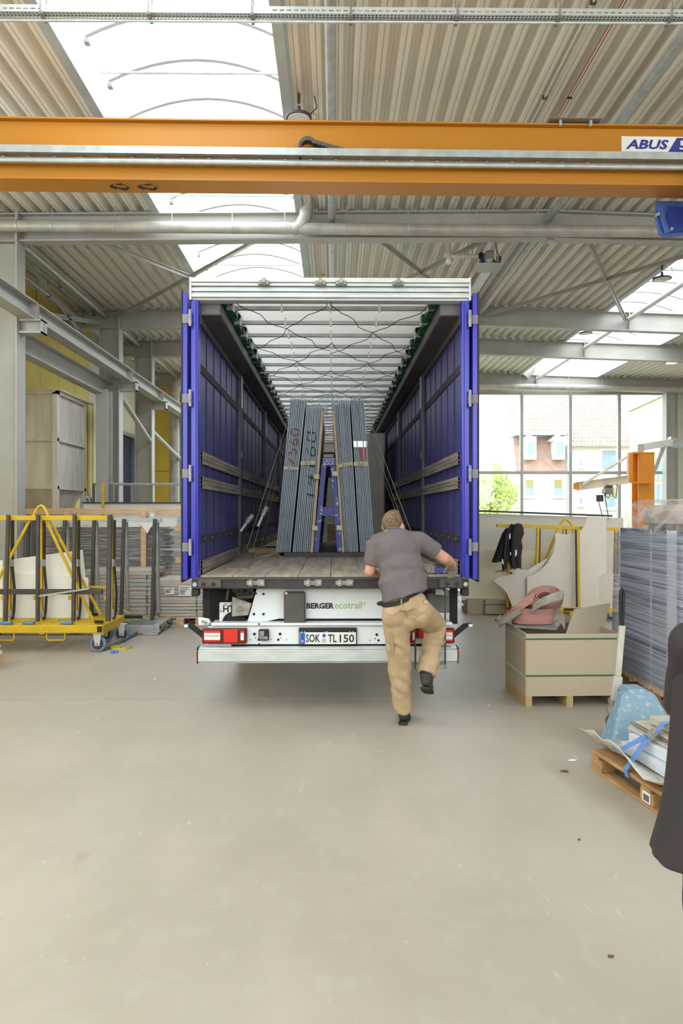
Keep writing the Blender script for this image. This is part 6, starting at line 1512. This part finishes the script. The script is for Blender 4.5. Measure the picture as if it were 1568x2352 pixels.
# belt ring around the waist, level with the tilted hips
c0 = V((wa.x+.0, 6.0, wa.z)); me = tro.data; bv = BVHTree.FromPolygons([v.co+ORG[tro.name] for v in me.vertices], [tuple(p.vertices) for p in me.polygons])
pts = []
for i in range(49):
    a = 2*math.pi*i/48; dv = V((math.cos(a), math.sin(a), 0)); zc_ = c0.z+.055*math.cos(a)
    h = bv.ray_cast(V((c0.x, c0.y, zc_))+dv*.6, -dv)
    pts.append((h[0]+dv*.006) if h[0] else V((c0.x, c0.y, zc_))+dv*.17)
MB().ribbon(pts, (0, 0, .042), .008).build('belt', M['leather'], man, True)
b = min(pts, key=lambda p: p.x); MB().ball(b+V((-.012, .02, .0)), (.03, .02, .02), 10).build('key_holder', M['leather'], man, True)
for px, py in ((922, 1378), (978, 1366)):
    q = on_cloth(tro, px, py+4, .012)
    if q: MB().obox(q+V((0, -.004, .012)), (.012, .01, .06), (0, 0, 0)).build('belt_loop', M['chino_dark'], man)
patch('leather_tag', tro, [(972, 1379), (980, 1378), (981, 1386), (973, 1387)], M['pine'], man)
patch('pocket_flap', tro, [(880, 1402), (912, 1406), (905, 1413), (890, 1412)], M['chino_dark'], man)
patch('pocket_flap', tro, [(944, 1407), (986, 1393), (982, 1400), (958, 1416)], M['chino_dark'], man)
patch('thigh_pocket', tro, [(893, 1452), (903, 1456), (905, 1500), (896, 1500)], M['chino_dark'], man)
band_on('seat_seam', tro, [(924, 1385), (926, 1395), (930, 1406), (936, 1418)], .004, M['chino_dark'], man, .002)
# shoes
def shoe(an, toe, up, nm):
    an, t = V(an), V(toe).normalized(); side = t.cross(V((0, 0, 1))).normalized(); u = side.cross(t).normalized()
    h = an - u*.075
    parts = [('c', an, .052, h+t*.0+u*.035, .046), ('c', h+u*.03, .044, h+t*.12+u*.015, .046), ('c', h+t*.12+u*.012, .046, h+t*.19, .038), ('c', an+u*.0, .055, an+t*.04-u*.03, .055)]
    k = organic(nm, parts, M['shoe'], man, .008, 3)
    sole = []
    for f, w in ((-.055, .03), (-.04, .04), (.05, .04), (.12, .05), (.19, .044), (.235, .02)): sole.append((f, w))
    pts = [h+t*f+side*w-u*.022 for f, w in sole]+[h+t*f-side*w-u*.022 for f, w in reversed(sole)]
    MB().prism(pts, -u*.022).build('shoe_sole', M['sole'], k, bevel=.004)
    MB().lathe(an+u*.03, [(.058, -.012), (.062, 0), (.056, .012)], 16, u).build('shoe_collar', M['sole'], k, True)
shoe((anL.x, anL.y, .119), (.22, 1, 0), 0, 'shoe')
shoe(anR+(anR-knR).normalized()*.05, (.25, .85, -.35), 0, 'shoe')

# ---- bystander at the right edge
by0 = V((1.205, 2.03, 0))
bs = thing('person', 'person in a loose dark charcoal shirt cut off by the picture edge', 'person', by0)
def q(x, y, z): return by0+V((x, y, z))
bd = [('b', q(0, 0, 1.72), (.078, .1, .115)), ('b', q(0, .045, 1.665), (.06, .06, .075)), ('b', q(.08, 0, 1.69), (.013, .02, .034)), ('b', q(-.08, 0, 1.69), (.013, .02, .034)), ('c', q(0, .1, 1.7), .011, q(0, .118, 1.675), .014),
      ('c', q(0, -.01, 1.66), .058, q(0, -.02, 1.5), .062), ('c', q(-.16, 0, 1.42), .075, q(.16, 0, 1.42), .075), ('c', q(0, 0, 1.4), .15, q(0, 0, .98), .14),
      ('c', q(-.17, 0, 1.44), .052, q(-.13, .13, 1.2), .042), ('c', q(-.13, .13, 1.2), .042, q(.04, .27, 1.18), .03), ('c', q(.2, 0, 1.44), .052, q(.26, .02, 1.14), .042), ('c', q(.26, .02, 1.14), .042, q(.27, .1, .9), .03),
      ('c', q(-.09, 0, .95), .085, q(-.1, 0, .5), .06), ('c', q(-.1, 0, .5), .058, q(-.1, -.02, .1), .042), ('c', q(.09, 0, .95), .085, q(.1, .05, .5), .06), ('c', q(.1, .05, .5), .058, q(.1, .02, .1), .042),
      ('c', q(-.1, -.02, .08), .04, q(-.11, .1, .04), .035), ('c', q(.1, .02, .08), .04, q(.11, .14, .04), .035)]
bd += hand_parts(q(.04, .27, 1.18), (.9, .3, 0), (0, -.1, 1), (.3, -.9, 0), .5) + hand_parts(q(.27, .1, .9), (0, .2, -1), (-.2, 1, .1), (-1, 0, 0), .35)
organic('body', bd, M['skin'], bs, .012, 4)
organic('hair', [('b', q(0, -.012, 1.745), (.084, .102, .105)), ('b', q(0, -.05, 1.69), (.07, .06, .07))], M['hair'], bs, .01, 3, lambda c: .003*noise.noise(c*60))
for s in (-1, 1): MB().ball(q(s*.03, .09, 1.715), .012, 8).build('eye', M['eye'], bs, True)
MB().path([q(-.022, .1, 1.645), q(0, .106, 1.646), q(.022, .1, 1.645)], .005, 6).build('mouth', M['lip'], bs, True)
# loose shirt as an open draped shell: rings (z, half width, half depth, sideways shift)
rg = [(1.53, .08, .075, 0), (1.51, .14, .1, 0), (1.475, .2, .12, 0), (1.42, .228, .135, 0), (1.3, .236, .145, 0), (1.15, .242, .155, -.003), (1.0, .252, .17, -.006), (.9, .272, .185, -.01), (.845, .286, .195, -.012), (.838, .284, .193, -.012)]
n = 64; vs = []; fs = []
for j, (z, w, dd, sx_) in enumerate(rg):
    for i in range(n):
        a = 2*math.pi*i/n; k = 1+.03*(j/9)*math.sin(a*7+j*.3)+.015*(j/9)*math.sin(a*13)
        vs.append(q(sx_+w*k*math.cos(a), dd*k*math.sin(a)-.0, z+.012*math.sin(a*2+1)*(j/9)))
for j in range(len(rg)-1):
    for i in range(n): fs.append((j*n+i, j*n+(i+1) % n, (j+1)*n+(i+1) % n, (j+1)*n+i))
o = MB().add(vs, fs).build('shirt', M['darkshirt'], bs, True); o.modifiers.new('sub', 'SUBSURF').levels = 1; o.modifiers['sub'].render_levels = 2; sd = o.modifiers.new('t', 'SOLIDIFY'); sd.thickness = .004; sd.offset = -1
organic('sleeve', [('c', q(-.175, 0, 1.45), .075, q(-.155, .05, 1.34), .076), ('f', q(-.16, .03, 1.38), .076, q(-.135, .11, 1.24), .08)], M['darkshirt'], bs, .011, 4, lambda c: .004*noise.noise(c*14))
organic('sleeve', [('c', q(.19, 0, 1.45), .075, q(.22, .01, 1.32), .078), ('f', q(.21, .01, 1.36), .078, q(.25, .02, 1.2), .082)], M['darkshirt'], bs, .011, 4, lambda c: .004*noise.noise(c*14))
organic('trousers', [('b', q(0, 0, .95), (.185, .14, .13)), ('c', q(-.1, 0, .9), .11, q(-.11, 0, .5), .09), ('c', q(-.11, 0, .5), .09, q(-.11, -.02, .25), .085), ('f', q(-.11, -.02, .3), .085, q(-.11, -.02, .06), .095),
        ('c', q(.1, 0, .9), .11, q(.11, .05, .5), .09), ('c', q(.11, .05, .5), .09, q(.11, .03, .25), .085), ('f', q(.11, .03, .3), .085, q(.11, .02, .06), .095)], M['darktrouser'], bs, .012, 4, lambda c: .005*noise.noise(c*12))
for x, y in ((-.11, 0), (.11, .04)):
    k = organic('shoe', [('c', q(x, y-.03, .07), .05, q(x, y+.1, .055), .046), ('c', q(x, y+.1, .055), .046, q(x, y+.17, .05), .038)], M['shoe'], bs, .009, 3)
    MB().box(by0.x+x-.048, by0.x+x+.048, by0.y+y-.085, by0.y+y+.205, 0, .02).build('shoe_sole', M['sole'], k, bevel=.008)
# ================================================================ outside the window
M['yard'] = mat('yard_ground', (150, 148, 138), .9)
M['render'] = mat('pale_render', (205, 205, 203), .8, var=.03)
M['tile_pale'] = mat('clay_roof_tiles', (184, 160, 150), .7, var=.12, scale=2)
M['tile_brown'] = mat('brown_wall_tiles', (164, 130, 118), .7, var=.15, scale=3)
M['leaf'] = mat('bright_leaves', (196, 212, 112), .6, var=.3, scale=2)
M['bark'] = mat('bark', (110, 96, 80), .9)
M['slate'] = mat('pale_slate', (160, 167, 168), .7)
M['winpane'] = mat('house_window_pane', (140, 160, 180), .15)
M['blind'] = mat('olive_blind', (150, 146, 100), .7)
M['yellowclad'] = mat('pale_yellow_cladding', (236, 226, 170), .6)
MB().box(-20, 60, YB+.35, 120, -.4, -.1).build('yard_ground', M['yard'], kind='structure', label='pale yard ground outside the window', org=(0, 60, 0))
YH = 45
def hp(px, py, y=YH): return P(px, py, y)
ho_ = thing('town_house', 'pale town house with tiled roof and two dormers outside', 'house', (hp(1320, 1).x, YH+4, -.1))
def hb_(px0, px1, py0, py1, y0, y1): a = hp(px0, py1); b = hp(px1, py0); return MB().box(a.x, b.x, y0, y1, a.z, b.z)
a = hp(1184, 1); b = hp(1460, 1)
MB().box(a.x, hp(1306, 1).x, YH, YH+8, -.1, hp(1, 1080).z).build('house_wall', M['render'], ho_)
MB().box(hp(1306, 1).x, b.x, YH+.3, YH+8, -.1, hp(1, 1020).z).build('house_wall', M['render'], ho_)
rf = MB()
for i in range(26):          # courses of roof tiles
    f0, f1 = i/26, (i+1)/26; y0 = YH-.2+f0*7; z0 = hp(1, 1022).z-.05+f0*7; x0 = a.x-.3 if z0 > hp(1, 1000).z else hp(1306, 1).x
    rf.add([(x0, y0, z0+.07), (b.x+.4, y0, z0+.07), (b.x+.4, y0+.28, z0+.27), (x0, y0+.28, z0+.27), (x0, y0, z0), (b.x+.4, y0, z0)], [(0, 1, 2, 3), (4, 5, 1, 0)])
rt = rf.build('roof_tiles', M['tile_pale'], ho_, kind='stuff')
rd = MB()
for i in range(26):
    for k in range(32):
        if (k+i) % 1 == 0:
            y0 = YH-.2+i/26*7; z0 = hp(1, 1022).z-.05+i/26*7; x = a.x+(b.x-a.x)*(k+.5*(i % 2))/32
            if z0 > hp(1, 1000).z or x > hp(1306, 1).x: rd.tube((x, y0-.02, z0+.08), (x, y0+.26, z0+.28), .045, n=5)
rd.build('tile_rolls', M['tile_pale'], ho_, kind='stuff')
sl_ = MB()
for i in range(9):
    z0 = hp(1, 1080).z+i*.245; y0 = YH-.05+i*.09; sl_.add([(a.x, y0-.04, z0), (hp(1300, 1).x, y0-.04, z0), (hp(1300, 1).x, y0+.06, z0+.245), (a.x, y0+.06, z0+.245), (a.x, y0+.05, z0), (hp(1300, 1).x, y0+.05, z0)], [(0, 1, 2, 3), (4, 5, 1, 0)])
sl_.build('mansard_tiles', M['tile_brown'], ho_, kind='stuff')
MB().box(a.x, hp(1303, 1).x, YH-.1, YH+2, hp(1, 998).z, hp(1, 992).z).build('gutter', M['slate'], ho_)
MB().box(hp(1301, 1).x, hp(1306, 1).x, YH-.1, YH, -.1, hp(1, 995).z).build('downpipe', M['slate'], ho_)
for px in (1216, 1281):
    d = hb_(px-12, px+12, 1004, 1056, YH-.35, YH+1.5).build('dormer', M['white'], ho_)
    MB().prism([hp(px-17, 1012, YH-.4), hp(px+17, 1012, YH-.4), hp(px+3, 998, YH-.4), hp(px-3, 998, YH-.4)], (0, 2, 0)).build('dormer_roof', M['white'], d)
    hb_(px-8, px+8, 1017, 1045, YH-.39, YH-.35).build('window_pane', M['winpane'], d)
def hwin(px0, px1, py0, py1, blind, y=YH):
    a_ = hp(px0, py1); b_ = hp(px1, py0); w = MB().box(a_.x, b_.x, y-.08, y, a_.z, b_.z).build('window_frame', M['white'], ho_)
    MB().box(a_.x+.09, b_.x-.09, y-.1, y-.08, a_.z+.1, b_.z-.1).build('window_pane', M['winpane'], w)
    if blind: MB().box(a_.x+.09, b_.x-.09, y-.11, y-.1, a_.z+(b_.z-a_.z)*.5, b_.z-.1).build('window_blind', M['blind'], w)
    MB().box(a_.x-.08, b_.x+.08, y-.2, y, a_.z-.1, a_.z).build('window_sill', M['white'], w)
for q in ((1203, 1227, 1098, 1141, 1), (1268, 1293, 1098, 1141, 1)): hwin(*q)
for q in ((1331, 1343, 1052, 1073, 0), (1382, 1420, 1030, 1080, 0), (1330, 1342, 1140, 1161, 0), (1388, 1420, 1115, 1168, 1)): hwin(*q, YH+.3)
for px, py in ((1248, 950), (1405, 948)): c = hp(px, py, YH+3); MB().box(c.x-.3, c.x+.3, YH+2.2, YH+2.9, c.z-.1, c.z+.1).build('roof_hatch', M['slate'], ho_)
# tower
YTW = 80; tw_ = thing('church_tower', 'pale grey slate tower with a pointed spire behind the house', 'tower', (hp(1141, 1, YTW).x, YTW+1.3, -.1))
a, b = hp(1113, 1, YTW).x, hp(1168, 1, YTW).x; zs = hp(1, 985, YTW).z
MB().box(a, b, YTW, YTW+2.6, -.1, zs).build('tower_shaft', M['slate'], tw_)
MB().add([(a, YTW, zs), (b, YTW, zs), (b, YTW+2.6, zs), (a, YTW+2.6, zs), ((a+b)/2, YTW+1.3, hp(1, 870, YTW).z)], [(0, 1, 4), (1, 2, 4), (2, 3, 4), (3, 0, 4)]).build('spire', M['slate'], tw_)
MB().prism([hp(1122, 1060, YTW-.05), hp(1122, 1020, YTW-.05), hp(1156, 1003, YTW-.05), hp(1156, 1060, YTW-.05)], (0, .04, 0)).build('tower_panel', M['white'], tw_)
# yellow hall next door
yh_ = thing('neighbour_hall', 'pale yellow clad hall with glazed lower band next door', 'building', (hp(1500, 1, 36).x, 36, -.1))
A_ = hp(1446, 1, 41); B_ = hp(1537, 1, 34.8); E_ = A_+(B_-A_)*2.2; zt_ = hp(1, 940, 41).z
for v_ in (A_, E_): v_.z = -.1
nn = V((E_.y-A_.y, -(E_.x-A_.x), 0)).normalized()*-6
if nn.x < 0: nn = -nn
MB().prism([A_, E_, E_+V((0, 0, zt_+.1)), A_+V((0, 0, zt_+.1))], nn).build('hall_wall', M['yellowclad'], yh_)
dd_ = (E_-A_).normalized(); off = nn.normalized()*-.08
MB().bar(A_+off+V((0, 0, zt_+.15)), E_+off+V((0, 0, zt_+.15)), .2, .3).build('roof_edge', M['slate'], yh_)
for k in range(9):
    for j in range(3):
        a_ = A_+dd_*(4.2+k*.8)+off*.6+V((0, 0, 1.3+j*1.1)); b_ = a_+dd_*.75
        w = MB().prism([a_, b_, b_+V((0, 0, 1.0)), a_+V((0, 0, 1.0))], off*.5).build('window_frame', M['steel'], yh_)
        a2, b2 = a_+dd_*.05+off*.6, b_-dd_*.05+off*.6
        MB().prism([a2+V((0, 0, .05)), b2+V((0, 0, .05)), b2+V((0, 0, .95)), a2+V((0, 0, .95))], off*.1).build('window_pane', M['winpane'], w)
# tree
YTR = 36; tc_ = hp(1128, 1130, YTR); te = thing('leafy_tree', 'sunny yellow green tree outside beside the lorry door', 'tree', (tc_.x, YTR, -.1))
MB().path([(tc_.x, YTR, -.1), (tc_.x+.05, YTR, 1), (tc_.x-.05, YTR, 2.2), (tc_.x+.1, YTR, 3.5)], [.14, .12, .1, .05], 8).build('trunk', M['bark'], te, True)
rr = random.Random(33); lf = MB()
for k in range(4200):
    bx, by_, bz_, br = rr.choice(((0, 0, 2.6, 1.15), (-.5, .2, 1.6, 1.0), (.5, .1, 1.8, 1.05), (.05, -.2, 3.5, .75), (.75, .1, 2.8, .7), (-.7, 0, 2.9, .7), (.1, .1, .9, .9)))
    v = V((rr.gauss(0, 1), rr.gauss(0, 1), rr.gauss(0, 1))).normalized()*br*rr.random()**.4; c = V((tc_.x+bx, YTR+by_, bz_))+v
    q = V((rr.gauss(0, 1), rr.gauss(0, 1), rr.gauss(0, 1))).normalized(); w = q.orthogonal().normalized()*.05; h = q.cross(w).normalized()*.085
    lf.add([c-w, c+h, c+w, c-h], [(0, 1, 2, 3)])
lf.build('foliage', M['leaf'], te, kind='stuff')
